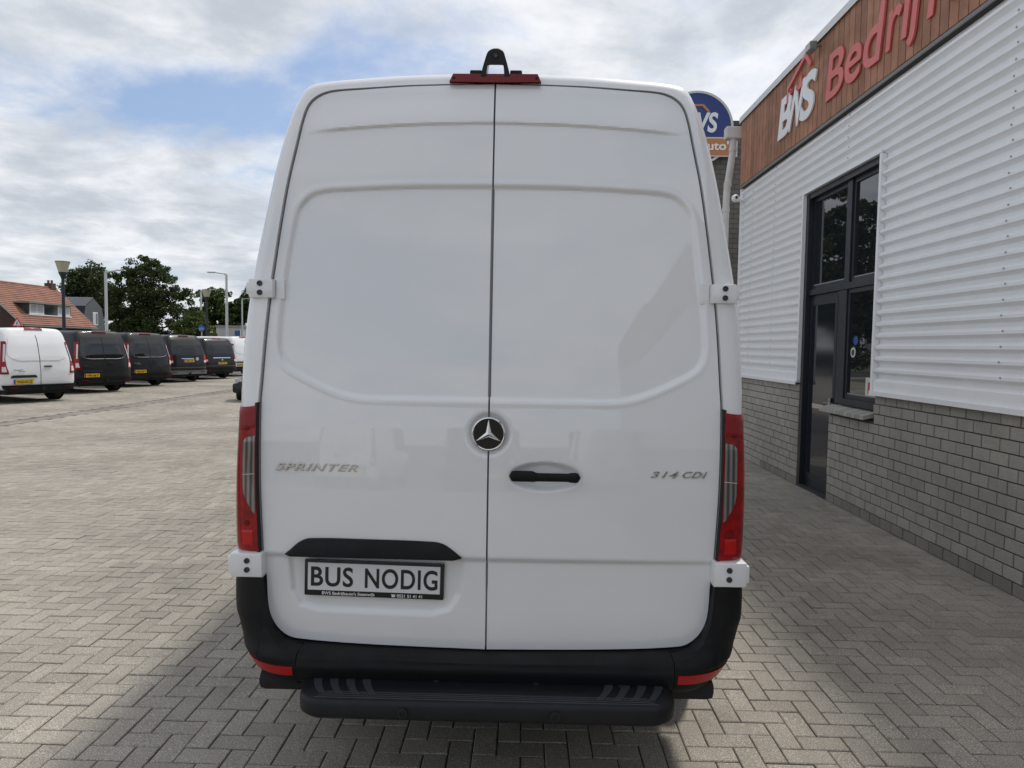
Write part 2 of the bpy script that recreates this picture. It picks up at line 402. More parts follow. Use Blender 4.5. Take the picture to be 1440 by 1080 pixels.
for y in (2.87, WY0+.7, DY1+1.0, 5.0, 10.6):
    k = 0
    for kk in range(25):
        z = ZT-(kk+.55)*PER
        if z < 1.45 or (WY0-.04 < y < DY1+.04 and z < 3.72): continue
        b.lathe([(.0001, -.006), (.007, -.005), (.009, 0)], 'x', (3.451, y+.012*((kk*37) % 3-1), z), 7)
o = part('screws', b, mat('screw_grey', (.42, .43, .44), .5, metal=.5), hall); o['kind'] = 'stuff'
# plank fascia
M_plank = mat('brown_plank', (.41, .195, .115), .62, var=.25, vscale=5, rand=.2, bump=.25, bscale=120)
b = MB(); b.box(3.452, 3.60, Y0H, Y1H-.012, ZT+.001, 5.401); part('fascia_backing', b, mat('fascia_backing', (.05, .045, .04), .9), hall)
PW = .1265; y = Y1H-.004; pm = {}
k = 0
while y > Y0H:
    mb = MB(); mb.box(0, .022, -PW+.011, 0, 0, 1.045, bev=.0025)
    if 'p' not in pm: pm['p'] = mb.mesh('plank'); pm['p'].materials.append(M_plank)
    o = bpy.data.objects.new('plank', pm['p']); o.parent = hall; C.objects.link(o)
    o.location = Vector((3.428+rng.normal(0, .0008), y, 4.378))-hall.location; y -= PW; k += 1
nend = 6
for k in range(nend):                                             # fascia returns round the far corner
    o = bpy.data.objects.new('plank', pm['p']); o.parent = hall; C.objects.link(o)
    o.location = Vector((3.452+k*PW+PW, Y1H+.018, 4.378))-hall.location; o.rotation_euler = (0, 0, -math.pi/2)
b = MB(); b.box(3.40, 3.62, Y0H, Y1H+.04, 5.431, 5.475); b.box(3.40, 3.405, Y0H, Y1H+.04, 5.385, 5.4305); part('roof_coping', b, mat('coping_white', (.7, .71, .72), .45), hall)
b = MB(); b.box(3.432, 3.451, Y0H, Y1H-.02, 4.338, 4.372); part('fascia_shadow_strip', b, mat('shadow_line_grey', (.2, .205, .2), .6), hall)  # grey strip painted in for the shadow line below the planks
# door and window frame
M_ant = mat('anthracite_frame', (.018, .022, .03), .32, var=.15, vscale=6)
M_win = mat('window_glass', (.012, .015, .018), .015, ior=1.95)
def frame_part(nm, y0, y1, z0, z1, x0=3.53, x1=3.60, m=M_ant, par=hall): return part(nm, MB().box(x0, x1, y0, y1, z0, z1, bev=.004), m, par)
def box_part(nm, y0, y1, z0, z1, x0, x1, m, par=hall): return part(nm, MB().box(x0, x1, y0, y1, z0, z1), m, par)
frame_part('frame_post', WY0+.005, WY0+.06, 1.13, 3.60); frame_part('frame_post', DY1-.07, DY1+.003, .02, 3.670, 3.488)
frame_part('frame_post', 7.555, 7.665, 2.48, 3.60); frame_part('frame_post', 7.60, 7.795, 1.13, 2.408, 3.535); frame_part('frame_post', 7.735, 7.796, .02, 1.02, 3.56)
frame_part('transom', WY0+.061, DY1-.071, 2.409, 2.479, 3.525); frame_part('head_rail', WY0+.006, DY1-.071, 3.601, 3.671, 3.495)
frame_part('window_board', WY0+.061, 7.60, 1.13, 1.20, 3.52)
def window(y0, y1, z0, z1, nm='window'):
    o = part(nm, MB().box(3.552, 3.60, y0, y0+.045, z0, z1).box(3.552, 3.60, y1-.045, y1, z0, z1).box(3.5525, 3.5995, y0+.046, y1-.046, z0, z0+.045).box(3.5525, 3.5995, y0+.046, y1-.046, z1-.045, z1), M_ant, hall)
    part('pane', MB().box(3.572, 3.58, y0+.046, y1-.046, z0+.046, z1-.046), M_win, o)
    part('glazing_bead', MB().box(3.562, 3.5715, y0+.047, y1-.047, z0+.046, z0+.06), mat('bead_grey', (.25, .26, .27), .5), o)
    return o
window(WY0+.062, 7.553, 2.481, 3.599); window(7.667, DY1-.072, 2.481, 3.599); wl = window(WY0+.062, 7.598, 1.202, 2.406)
door = part('door', MB().box(3.56, 3.60, 7.80, DY1-.072, .03, 2.406, bev=.004).box(3.552, 3.559, 7.84, 7.90, .12, 2.36).box(3.552, 3.559, 8.53, DY1-.075, .12, 2.36).box(3.552, 3.559, 7.901, 8.529, .12, .2).box(3.552, 3.559, 7.901, 8.529, 2.28, 2.36), M_ant, hall)
part('door_panel', MB().box(3.5555, 3.5598, 7.902, 8.528, .201, 2.279), mat('door_panel_glass', (.012, .015, .024), .08, ior=1.7), door)
part('door_handle', MB().tube([(3.55, 7.87, 1.12), (3.51, 7.87, 1.12), (3.505, 7.99, 1.12)], .011, 8).box(3.5, 3.551, 7.85, 7.89, 1.06, 1.18, bev=.004), M_chromed, door, 40)
part('letter_plate', MB().box(3.545, 3.5553, 8.1, 8.42, 1.02, 1.08, bev=.003), M_chromed, door)
part('threshold', MB().box(3.485, 3.62, 7.80, DY1-.005, 0.001, .029, bev=.004), mat('threshold_dark', (.03, .032, .036), .5), hall)
for z in (1.83, 1.72, 1.61, 1.50): part('sticker', MB().box(3.5685, 3.5712, WY0+.12, WY0+.26, z, z+.085).box(3.568, 3.5684, WY0+.125, WY0+.2, z+.01, z+.07, 1), [mat('sticker_white', (.62, .6, .58), .5), mat('sticker_red', (.45, .05, .04), .5)], wl)
part('sticker', MB().box(3.5685, 3.5712, WY0+.12, WY0+.35, 1.262, 1.45).box(3.568, 3.5684, WY0+.14, WY0+.3, 1.28, 1.40, 1), [MATS['sticker_white'], mat('sticker_red2', (.45, .05, .04), .5)], wl)
part('round_sticker', MB().lathe([(.0001, -.002), (.055, -.002), (.055, .001)], 'x', (3.570, 7.47, 1.71), 20).lathe([(.0001, -.003), (.035, -.003), (.035, -.002)], 'x', (3.570, 7.47, 1.71), 16, 1), [MATS['sticker_white'], mat('sticker_dark', (.05, .05, .06), .5)], wl)
part('round_sticker', MB().lathe([(.0001, -.002), (.05, -.002), (.05, .001)], 'x', (3.570, 7.42, 1.84), 20), mat('sticker_blue', (.03, .07, .3), .5), wl)

# facade lettering
WF = lambda y, z, x=3.425: frame((x, y, z), (0, -1, 0), (0, 0, 1))
M_lw = mat('letter_white', (.84, .85, .86), .35, var=.03); M_lr = mat('letter_red', (.68, .145, .13), .4, var=.08, vscale=2)
sign = thing('facade_sign', 'raised white and red dealer lettering fixed to the brown plank fascia', 'sign', (3.42, 9.5, 4.59))
def on(o): o.location = -sign.location; return o
def letters(chars, m, off, sh):
    for q, (ch, y, wd, z0, z1) in enumerate(chars): on(fit_text(ch, 0, wd, 0, z1-z0, .016+.002*(q % 3), WF(y, z0, 3.420), sign, m, 'letter', off, sh))
letters([('B', 9.53, .46, 4.585, 5.11), ('W', 9.22, .60, 4.585, 5.11), ('S', 8.78, .47, 4.575, 5.12)], M_lw, .03, .18)
cap = 4.585
letters([('B', 8.05, .44, cap, 5.09), ('e', 7.575, .36, cap-.01, 4.95), ('d', 7.17, .41, cap-.01, 5.12), ('r', 6.735, .27, cap, 4.95), ('i', 6.46, .15, cap, 5.12), ('j', 6.37, .21, 4.47, 5.12), ('f', 6.07, .27, cap, 5.12),
         ('s', 5.78, .32, cap-.01, 4.95), ('a', 5.43, .36, cap-.01, 4.95), ('u', 5.02, .36, cap-.01, 4.94), ('t', 4.63, .24, cap-.01, 5.05), ('o', 4.37, .38, cap-.01, 4.95), ("'", 3.96, .09, 4.93, 5.12), ('s', 3.84, .32, cap-.01, 4.95)], M_lr, .012, .14)
def bar(p, q, wd, mb, x0=3.395, x1=3.427):
    p, q = np.array(p), np.array(q); d = (q-p)/np.linalg.norm(q-p); n = np.array([-d[1], d[0]])*wd/2
    mb.prism([tuple(p+n), tuple(q+n), tuple(q-n), tuple(p-n)], x0, x1, plane='yz')
b = MB(); bar((9.20, 4.985), (9.20, 5.155), .045, b); bar((9.22, 5.16), (8.66, 5.375), .05, b, 3.3952, 3.4272); bar((8.665, 5.39), (8.48, 5.20), .055, b, 3.3955, 3.4275)
b.prism([(8.86, 5.02), (8.72, 5.03), (8.76, 5.19)], 3.396, 3.428, plane='yz')
part('car_outline_logo', b, M_lr, sign)
for y, z in ((9.10, 5.10), (8.885, 5.07)): part('logo_ring', MB().lathe([(.018, -.02), (.036, -.02), (.036, .01), (.018, .01)], 'x', (3.415, y, z), 16), M_lr, sign)
lamp = thing('floodlight', 'small grey floodlight clipped under the roof edge of the plank fascia', 'lamp', (3.40, 8.30, 5.33))
part('housing', MB().box(3.28, 3.36, 8.21, 8.36, 5.26, 5.36, bev=.01), mat('lamp_grey', (.2, .2, .19), .5), lamp); part('bracket', MB().tube([(3.36, 8.29, 5.31), (3.43, 8.29, 5.34)], .012, 8), mat('lamp_grey2', (.2, .2, .19), .5), lamp)
part('lamp_glass', MB().box(3.274, 3.2795, 8.22, 8.35, 5.27, 5.35), mat('lamp_glass', (.4, .4, .38), .1), lamp)
cmr = thing('security_camera', 'white round security camera at the corner of the corrugated wall', 'camera', (3.42, 11.25, 4.16))
part('mount', MB().lathe([(.0001, -.05), (.035, -.045), (.045, .03), (.05, .05), (.0001, .05)], 'x', (3.41, 11.20, 4.16), 16), M_lw, cmr, 40); part('dome', MB().lathe([(.0001, -.11), (.035, -.10), (.06, -.06), (.06, -.02), (.03, .0), (.0001, .0)], 'y', (3.33, 11.15, 4.16), 16), M_lw, cmr, 40)
part('lens', MB().lathe([(.0001, -.118), (.022, -.112), (.026, -.1)], 'y', (3.33, 11.15, 4.16), 12), M_glassd, cmr)
dp = thing('downpipe', 'pale grey rainwater downpipe with square hopper at the hall corner', 'downpipe', (3.26, 11.34, 0))
M_pipe = mat('pipe_grey', (.66, .65, .62), .5, var=.12, vscale=6)
part('hopper', MB().box(3.21, 3.46, 11.28, 11.46, 5.17, 5.36, bev=.012), M_pipe, dp); part('pipe', MB().tube([(3.34, 11.36, 5.17), (3.335, 11.36, 4.95), (3.29, 11.36, 4.6), (3.265, 11.36, 4.4), (3.255, 11.36, 4.2), (3.25, 11.36, 0)], .055, 14), M_pipe, dp, 40)
for p in ((3.337, 5.0), (3.27, 4.43), (3.253, 4.02), (3.25, 2.2)): part('pipe_collar', MB().lathe([(.056, -.03), (.063, -.03), (.063, .03), (.056, .03)], 'z', (p[0], 11.36, p[1]), 14), M_pipe, dp)

# taller brick annex beyond, and the round dealer sign in front of it
def brick_wall_mat(name, c1, c2, mortar, sx=.2, sz=.1, swap=False):
    m = bpy.data.materials.new(name); m.use_nodes = True; t = m.node_tree; bs = t.nodes['Principled BSDF']
    geo = N(t, 'ShaderNodeNewGeometry'); s = N(t, 'ShaderNodeSeparateXYZ'); LK(t, geo.outputs['Position'], s.inputs[0]); cmb = N(t, 'ShaderNodeCombineXYZ')
    LK(t, math_node(t, 'ADD', s.outputs[0], s.outputs[1]), cmb.inputs[0]); LK(t, s.outputs[2], cmb.inputs[1])
    br = N(t, 'ShaderNodeTexBrick'); LK(t, cmb.outputs[0], br.inputs['Vector']); br.inputs['Scale'].default_value = 1.
    br.inputs['Brick Width'].default_value = sx; br.inputs['Row Height'].default_value = sz; br.inputs['Mortar Size'].default_value = .006; br.inputs['Mortar Smooth'].default_value = .2
    br.inputs['Color1'].default_value = (*c1, 1); br.inputs['Color2'].default_value = (*c2, 1); br.inputs['Mortar'].default_value = (*mortar, 1)
    LK(t, mixc(t, ramp(t, noise(t, geo.outputs['Position'], 1.2, 6), .3, .7, 0, .35), br.outputs[0], tuple(x*.6 for x in c1)), bs.inputs['Base Color'])
    bn = N(t, 'ShaderNodeBump'); bn.inputs['Distance'].default_value = .006; bn.invert = True; LK(t, br.outputs[1], bn.inputs['Height']); LK(t, bn.outputs[0], bs.inputs['Normal'])
    bs.inputs['Roughness'].default_value = .9; MATS[name] = m; return m
annex = thing('brick_annex', 'tall grey brick annex rising behind the downpipe and round sign', 'building', (4, 14.1, 0))
part('wall', MB().box(1.3, 14, 14.1, 30, 0, 6.27), brick_wall_mat('annex_brick', (.19, .18, .16), (.15, .14, .125), (.07, .066, .06)), annex)
part('roof_edge', MB().box(1.26, 14.04, 14.06, 30.04, 6.271, 6.36), mat('roof_edge_dark', (.06, .06, .06), .6), annex)
rs = thing('round_sign', 'blue round dealer sign with orange name band and white rim', 'sign', (3.36, 13.95, 5.4))
M_blue = mat('sign_blue', (.018, .045, .21), .35, var=.1, vscale=2); M_or = mat('sign_orange', (.52, .20, .06), .4); M_rim = mat('sign_rim', (.62, .62, .6), .4)
cxs, czs, R = 3.36, 6.17, .70
part('rim', MB().lathe([(.0001, .03), (R+.035, .03), (R+.035, -.02), (R-.01, -.02), (R-.01, 0), (.0001, 0)], 'y', (cxs, 13.95, czs), 48), M_rim, rs)
part('disc', MB().lathe([(.0001, -.006), (R-.012, -.006), (R-.012, 0)], 'y', (cxs, 13.95, czs), 48), M_blue, rs)
part('band_rim', MB().box(cxs-.82, cxs+.82, 13.915, 13.929, 5.60, 5.985), M_rim, rs); part('band', MB().box(cxs-.79, cxs+.79, 13.905, 13.9145, 5.63, 5.955), M_or, rs)
SF = lambda x, z, y: frame((x, y, z), (1, 0, 0), (0, 0, 1))
def onr(o): o.location = -rs.location; return o
onr(fit_text("Bedrijfsauto's", -.74, .75, 0, .235, .008, SF(cxs, 5.67, 13.903), rs, M_lw, 'lettering', .02)); onr(fit_text('BWS', -.44, .42, 0, .40, .01, SF(cxs, 6.08, 13.942), rs, M_lw, 'lettering', .03, .15))
b = MB(); b.prism([(cxs-.4, 6.58), (cxs-.36, 6.6), (cxs+.10, 6.6), (cxs+.22, 6.48), (cxs+.26, 6.5), (cxs+.13, 6.64), (cxs-.38, 6.64)], 13.934, 13.942); part('car_outline_logo', b, M_or, rs)
part('post', MB().tube([(cxs-.3, 14.03, 0), (cxs-.3, 14.03, 5.9)], .045, 10), mat('post_grey', (.3, .3, .3), .5), rs, 40)
#@@VAN
# ------------------------------------------------------------------ the white van in the middle
VX, VY = -.143, 2.6
van = thing('panel_van', 'tall white panel van seen from behind with closed double rear doors', 'van', (VX, VY, 0))
def lean(z): return np.interp(z, [0, .9, 1.15, 1.4, 1.65, 1.9, 2.15, 2.4, 2.6, 2.75, 2.9], [0, 0, .012, .03, .053, .08, .109, .14, .173, .207, .25])
PAIR = [((0, 2.788), (0, 2.858)), ((.34, 2.777), (.36, 2.846)), ((.54, 2.763), (.57, 2.829)), ((.665, 2.752), (.72, 2.812)), ((.715, 2.735), (.785, 2.79)), ((.75, 2.705), (.82, 2.722)),
        ((.77, 2.66), (.845, 2.65)), ((.795, 2.53), (.883, 2.50)), ((.83, 2.33), (.92, 2.30)), ((.868, 2.02), (.97, 2.0)), ((.888, 1.81), (.993, 1.8)), ((.902, 1.57), (1.004, 1.55)),
        ((.907, 1.485), (1.003, 1.46)), ((.903, 1.2), (1.010, 1.19)), ((.888, .92), (1.004, .92)), ((.88, .79), (.985, .80)), ((.87, .665), (.955, .67)), ((.843, .602), (.915, .585)),
        ((.80, .562), (.86, .525)), ((.755, .548), (.80, .50)), ((.5, .535), (.5, .48)), ((0, .525), (0, .47))]
NS = 7
DO = crom([p[0] for p in PAIR], NS); BO = crom([p[1] for p in PAIR], NS)
dt = np.gradient(DO, axis=0); dn = np.stack([-dt[:, 1], dt[:, 0]], 1); dn /= np.linalg.norm(dn, axis=1)[:, None]
dn[0] = (0, 1); dn[-1] = (0, -1); dn[0][0] = 0; dn[-1][0] = 0
if dn[len(dn)//2][0] < 0: dn = -dn; dn[0] = (0, 1); dn[-1] = (0, -1)
DG = DO+dn*.007; DG[0][0] = 0; DG[-1][0] = 0
def pillar(i, s, off=0.):
    """point on the body between door gap (s=0) and flank (s=1), then along the flank for s>1 (metres = s-1)"""
    th = min(s, 1.)*math.pi/2
    l, d = math.sin(th)**.72, 1-math.cos(th)**.62
    u, z = DG[i]+(BO[i]-DG[i])*l
    return np.array([u, lean(z)+.10*d+max(0, s-1), z])
def loop(f):
    n = len(DO); R = [f(i) for i in range(n)]
    L = [np.array([-p[0], p[1], p[2]]) for p in R[-2:0:-1]]
    return R+L
def sect(y, top=2.858, wid=1., low=.46):
    k = (top-1.0)/(2.858-1.0)
    def f(i):
        u, z = BO[i]; z2 = 1.0+(z-1.0)*k if z > 1.0 else z
        return np.array([u*wid, y, z2+(low-.46)*(1 if z < .6 else 0)])
    return loop(f)
sl_ = [0, .1, .25, .42, .58, .72, .84, .93, 1.0]
rows = [loop(lambda i: np.array([DG[i][0], lean(DG[i][1])+.075, DG[i][1]]))]+[loop(lambda i, s=s: pillar(i, s)) for s in sl_]
rows += [sect(y) for y in (.55, .9, 2.2, 3.6)]+[sect(4.0, 2.80), sect(4.15, 2.70, .985), sect(4.75, 1.95, .97), sect(5.2, 1.42, .95), sect(5.45, 1.28, .93), sect(5.75, 1.12, .88), sect(5.9, .95, .78)]
b = MB(); b.grid(rows, closed=True); b.add(rows[-1], [tuple(range(len(rows[-1])))])
bso = part('body_shell', b, [M_white, M_black], van, 35, world=False)
for p in bso.data.polygons:
    if p.center.z < .70 and p.center.y < .11: p.material_index = 1
b = MB(); b.add(loop(lambda i: np.array([DG[i][0], lean(DG[i][1])+.074, DG[i][1]])), [tuple(range(2*len(DO)-2))]); part('door_seal', b, M_gap, van, world=False)
b = MB(); b.box(-.9, .9, .2, 5.6, .36, .47); part('underbody', b, M_rubber, van, world=False)

# pressed shapes of the doors
def sdpoly(px_, pz_, V):
    V = np.array(V); d = np.full(px_.shape, 1e9); ins = np.zeros(px_.shape, bool)
    for a, c in zip(V, np.roll(V, -1, 0)):
        e = c-a; t = np.clip(((px_-a[0])*e[0]+(pz_-a[1])*e[1])/(e@e), 0, 1)
        d = np.minimum(d, np.hypot(px_-a[0]-t*e[0], pz_-a[1]-t*e[1]))
        cnd = ((a[1] <= pz_) & (c[1] > pz_)) | ((c[1] <= pz_) & (a[1] > pz_))
        with np.errstate(divide='ignore', invalid='ignore'): xi = a[0]+(pz_-a[1])/(c[1]-a[1])*e[0]
        ins ^= cnd & (px_ < xi)
    return np.where(ins, -d, d)
half = crom([(0, 1.513), (.35, 1.513), (.52, 1.517), (.62, 1.543), (.74, 1.597), (.81, 1.638), (.838, 1.685), (.844, 1.77), (.825, 2.0), (.798, 2.2), (.775, 2.275), (.715, 2.328), (.55, 2.345), (.3, 2.355), (0, 2.358)], 4)
REC = [tuple(p) for p in half]+[(-p[0], p[1]) for p in half[-2:0:-1]]
PU0, PU1 = -.79, -.095
POC = [(PU0, .90), (PU0+.015, .74), (PU0+.05, .685), (PU0+.12, .668), (PU1-.12, .66), (PU1-.05, .68), (PU1-.015, .74), (PU1, .90)]
HU, HZ = .222, 1.216
def emboss(u, z):
    """outward (towards the camera) relief of the pressed door skins, metres"""
    e = np.zeros(u.shape)
    d = sdpoly(u, z, REC); e -= .014*ss(.008, -.009, d); e += .0018*np.exp(-((d-.016)/.01)**2)
    zf = 2.62-.042*(u/.77)**2; fade = 1-ss(.62, .79, np.abs(u))
    e += .012*fade*ss(-.009, .003, z-zf)*(1-ss(.0, .14, z-zf)*.9)
    e -= .013*ss(.898, .868, z)*(1-.55*ss(.80, .56, z))
    dp_ = sdpoly(u, z, POC); e -= .013*ss(.012, -.014, dp_)*ss(.90, .872, z)
    de = np.sqrt(((u-HU)/.142)**2+((z-HZ)/.058)**2); e -= .030*ss(1.03, .62, de)
    ds = np.hypot(u, z-1.379); e -= .012*ss(.092, .068, ds)
    e += .0035*np.sin(np.clip(u/.9, -1, 1)*math.pi/2*0)*0
    e -= .022*np.clip(np.abs(u)/.95, 0, 1)**2.6                       # doors are barrelled across
    return e
oz = []
acc = 0
seg = np.linalg.norm(np.diff(DO, axis=0), axis=1); cum = np.concatenate([[0], np.cumsum(seg)])
tt = np.linspace(0, cum[-1], 640); ou = np.interp(tt, cum, DO[:, 0]); ozz = np.interp(tt, cum, DO[:, 1])
keep = [0]
for k in range(1, len(tt)):
    if ozz[k] < ozz[keep[-1]]-2e-4: keep.append(k)
ou, ozz = ou[keep], ozz[keep]
NC = 140
def door_skin(side):
    us = np.linspace(0, 1, NC)**1.0
    U = .0035+(np.maximum(ou, .012)-.0035)[:, None]*us[None, :]; Z = np.repeat(ozz[:, None], NC, 1)
    UU = U*side; E = emboss(UU, Z); Yv = lean(Z)-E
    rows = [[(UU[i, k], Yv[i, k], Z[i, k]) for k in range(NC)] for i in range(len(ozz))]
    mb = MB(); mb.grid(rows, flip=side > 0)
    # returned edges
    edge = [rows[0][k] for k in range(NC)]+[rows[i][-1] for i in range(1, len(rows))]+[rows[-1][k] for k in range(NC-2, -1, -1)]+[rows[i][0] for i in range(len(rows)-2, 0, -1)]
    mb.grid([edge, [(p[0], p[1]+.055, p[2]) for p in edge]], closed=True)
    return part('rear_door', mb, M_white, van, 40, world=False)
doorL = door_skin(-1); doorR = door_skin(1)
mb = MB(); zs_ = np.linspace(.535, 2.77, 60); mb.grid([[(u, float(lean(z))+dy, z) for u, dy in ((-.012, .03), (-.006, .014), (0, .010), (.006, .014), (.012, .03))] for z in zs_]); part('centre_seal', mb, mat('seal_grey', (.16, .165, .17), .7), van, 50, world=False)
def surf(u, z): return float(lean(z)-emboss(np.array([u]), np.array([z]))[0])
# hinges with two dark screws each
for s in (-1, 1):
    for (u0, u1, z0, z1) in ((.863, .962, 1.900, 1.976), (.880, 1.008, .802, .899)):
        zc = (z0+z1)/2; y = float(lean(zc))
        up = z0 > 1.5; x0, x1 = sorted((s*u0, s*u1))
        mb = MB(); mb.box(x0, x1, y-.020, y+.06, z0, z1, bev=.010)
        h = part('door_hinge', mb, M_white, van, 40, world=False)
        kx = sorted((s*(u1-.028), s*(u1+.012))); part('hinge_knuckle', MB().box(kx[0], kx[1], y-.012, y+.07, z0+.014, z1-.014, bev=.008), M_white, h, 40, world=False)
        um = u0+(u1-u0)*(.52 if up else .46)
        for dz in (-.017, .019): part('screw', MB().lathe([(.0001, -.0225), (.005, -.0225), (.007, -.0255), (.0105, -.0255), (.0115, -.0195)], 'y', (s*um, y, zc+dz), 14), mat('screw_dark', (.05, .055, .06), .35, metal=.4), h, world=False)
        if up: part('hinge_pad', MB().box(*sorted((s*(u0-.036), s*(u0-.002))), y-.0045+.018*.8, y+.03, z0-.002, z1+.004, bev=.003), M_white, van, world=False)
# tail lamps
def strip(zlo, zhi, s0, s1, off, side, ns=10, nz=40, tilt=0., cutb=None):
    ii = [i for i in range(len(DO)) if zlo-.25 < DO[i][1] < zhi+.25 and DO[i][0] > .8]
    zz = np.array([DO[i][1] for i in ii])
    def P(z, s, o):
        f = np.interp(-z, -zz, np.arange(len(ii))); k = int(min(f, len(ii)-2)); t = f-k
        g = lambda s_: pillar(ii[k], s_)*(1-t)+pillar(ii[k+1], s_)*t
        p = g(s); a = g(max(0., s-.03)); c = g(s+.03); d = c-a; n = np.array([-(-d[1]), -d[0], 0.]); n = np.array([d[1], -d[0], 0]); n /= np.linalg.norm(n)+1e-9
        q = p+n*o; return (side*q[0], q[1], q[2])
    rows = []
    for a in np.linspace(0, 1, nz):
        r = []
        for c in np.linspace(0, 1, ns):
            s1_ = s1(zhi+(zlo-zhi)*a) if callable(s1) else s1
            s = s0+(s1_-s0)*c; z = zhi+(zlo-zhi)*a+tilt*min(s, 1)*(1-a); o = off*(1-.35*(max(0, abs(a-.5)*2-.93)/.07))
            r.append(P(z, s, o))
        rows.append(r)
    mb = MB(); mb.grid(rows)
    edge = rows[0]+[r[-1] for r in rows[1:]]+rows[-1][-2::-1]+[r[0] for r in rows[-2:0:-1]]
    cen = np.mean(np.array(edge), 0)
    back = [(p[0]-side*.012*(1 if abs(p[0]) > .98 else .1), p[1]+.02, p[2]) for p in edge]
    mb.grid([edge, back], closed=True)
    return mb
SL = lambda l: math.asin(l**(1/.72))*2/math.pi
def wave_lens(name, ca, cb, sc_, rough=.1):
    m = bpy.data.materials.new(name); m.use_nodes = True; t = m.node_tree; bs = t.nodes['Principled BSDF']
    tc_ = N(t, 'ShaderNodeTexCoord'); wv = N(t, 'ShaderNodeTexWave', bands_direction='X'); LK(t, tc_.outputs['Object'], wv.inputs[0]); wv.inputs['Scale'].default_value = sc_; wv.inputs['Distortion'].default_value = .5; wv.inputs['Detail'].default_value = 1; wv.inputs['Detail Scale'].default_value = 1
    LK(t, mixc(t, wv.outputs[1], ca, cb), bs.inputs['Base Color']); bs.inputs['Roughness'].default_value = rough; bs.inputs['Coat Weight'].default_value = 1; bs.inputs['Metallic'].default_value = .35
    MATS[name] = m; return m
M_clear = wave_lens('clear_lens', (.26, .245, .24), (.05, .047, .047), 15.)
for s in (-1, 1):
    tl = part('tail_lamp', strip(.902, 1.476, SL(.045), 1.14, .0065, s, 16, 60, .022), M_red, van, 50, world=False); tl['label'] = 'red tail lamp with a clear inner lens'
    part('lamp_gasket', strip(.893, 1.488, .0, SL(.12), .004, s, 4, 30, .0), M_rubber, van, world=False)
    cl = lambda z: float(np.interp(z, [1.05, 1.13, 1.16, 1.33, 1.35, 1.362], [SL(.12), SL(.50), SL(.54), SL(.56), SL(.52), SL(.40)]))
    part('clear_lens', strip(1.05, 1.362, SL(.08), cl, .0085, s, 8, 40), M_clear, tl, 50, world=False)
    part('lens_divider', strip(1.206, 1.212, SL(.08), SL(.55), .0105, s, 6, 3), mat('lens_grey', (.45, .44, .43), .3), tl, world=False)
    part('lamp_reflector', strip(.925, .99, SL(.22), SL(.62), .0085, s, 6, 8), mat('bright_red_lens', (.46, .008, .008), .2, coat=.3, spec=.3), tl, 50, world=False)
    part('dark_lens', strip(1.385, 1.47, SL(.08), SL(.80), .0080, s, 8, 10, .015), mat('ribbed_red_lens', (.23, .002, .004), .25, coat=.25, spec=.3, bump=.5, bscale=260), tl, 50, world=False)
    for z_ in (1.345+.05, .955+.06):
        f = [q for q in strip(z_-.012, z_+.012, SL(.36), SL(.46), .0095, s, 5, 5).v[:25]]; cc = np.mean(f, 0)
        part('lamp_spot', MB().lathe([(.0001, -.003), (.010, -.002), (.012, .004)], 'y', tuple(cc), 12), M_redd, tl, world=False)
# plastic bumper
def wz(z): return np.interp(z, [.40, .42, .46, .51, .57, .63, .70, .77, .82], [.86, .90, .952, .985, 1.003, 1.013, 1.020, 1.022, 1.018])
def yr(z): return np.interp(z, [.40, .43, .48, .515, .535, .56, .62, .70, .82], [-.06, -.088, -.100, -.098, -.085, -.060, -.035, -.022, -.012])
def ztop(u): return float(np.interp(u, [.70, .755, .80, .843, .870, .880, .886, .95], [.533, .538, .552, .592, .655, .72, .797, .797]))
def path(a, z):
    W, Y = float(wz(z)), float(yr(z)); U0 = .722; r = min(float(np.interp(z, [.5, .66], [.22, .11])), W-U0-.02); L1 = W-r-U0; L2 = r*math.pi/2; L3 = .45; t = a*(L1+L2+L3)
    if t < L1: return U0+t, Y
    if t < L1+L2: th = (t-L1)/r; return W-r+r*math.sin(th), Y+r*(1-math.cos(th))
    return W, Y+r+(t-L1-L2)
def bumper_corner(s):
    rows = []
    aa = sorted(set(np.linspace(0, 1, 34).tolist()+np.linspace(.08, .36, 40).tolist()))
    for a in aa:
        col = []
        zt = .55
        for _ in range(12): zt = .5*zt+.5*(ztop(path(a, zt)[0]) if a < .6 else .797)
        for c in np.linspace(0, 1, 26):
            z = .405+(zt-.405)*c; u, y = path(a, z); col.append((s*u, y, z))
        u, y = path(a, zt); col.append((s*(u-(.02 if a > .45 else 0)), max(y+.03, .05 if a < .45 else -1), zt+.001))
        u, y = path(a, .405); col.insert(0, (s*(u-.03), y+.07, .40))
        rows.append(col)
    mb = MB(); mb.grid(rows); mb.grid([[p for p in rows[0]], [(p[0], p[1]+.08, p[2]) for p in rows[0]]])
    return mb
for s in (-1, 1):
    bc = part('bumper_corner', bumper_corner(s), M_black, van, 45, world=False)
    rows = []
    for a in np.linspace(.015, .66, 24):
        col = []
        k = (a-.015)/.645
        for z in np.linspace(.452+.012*k**2, .487+.018*k*(1-.8*k), 4):
            u, y = path(a, z); _, _ = u, y
            u2, y2 = path(a+.01, z); d = np.array([u2-u, y2-y]); d /= np.linalg.norm(d); col.append((s*(u+d[1]*.004), y-d[0]*.004, z))
        rows.append(col)
    mb = MB(); mb.grid(rows); ed = rows[0]+[r[-1] for r in rows[1:]]+rows[-1][-2::-1]+[r[0] for r in rows[-2:0:-1]]
    mb.grid([ed, [(p[0]*.995, p[1]+.01, p[2]) for p in ed]], closed=True); part('red_reflector', mb, M_redr, bc, 50, world=False)
    part('mud_flap', MB().box(*sorted((s*.66, s*.90)), -.03, .14, .350, .43, bev=.035), M_rubber, van, 40, world=False)
rows = []
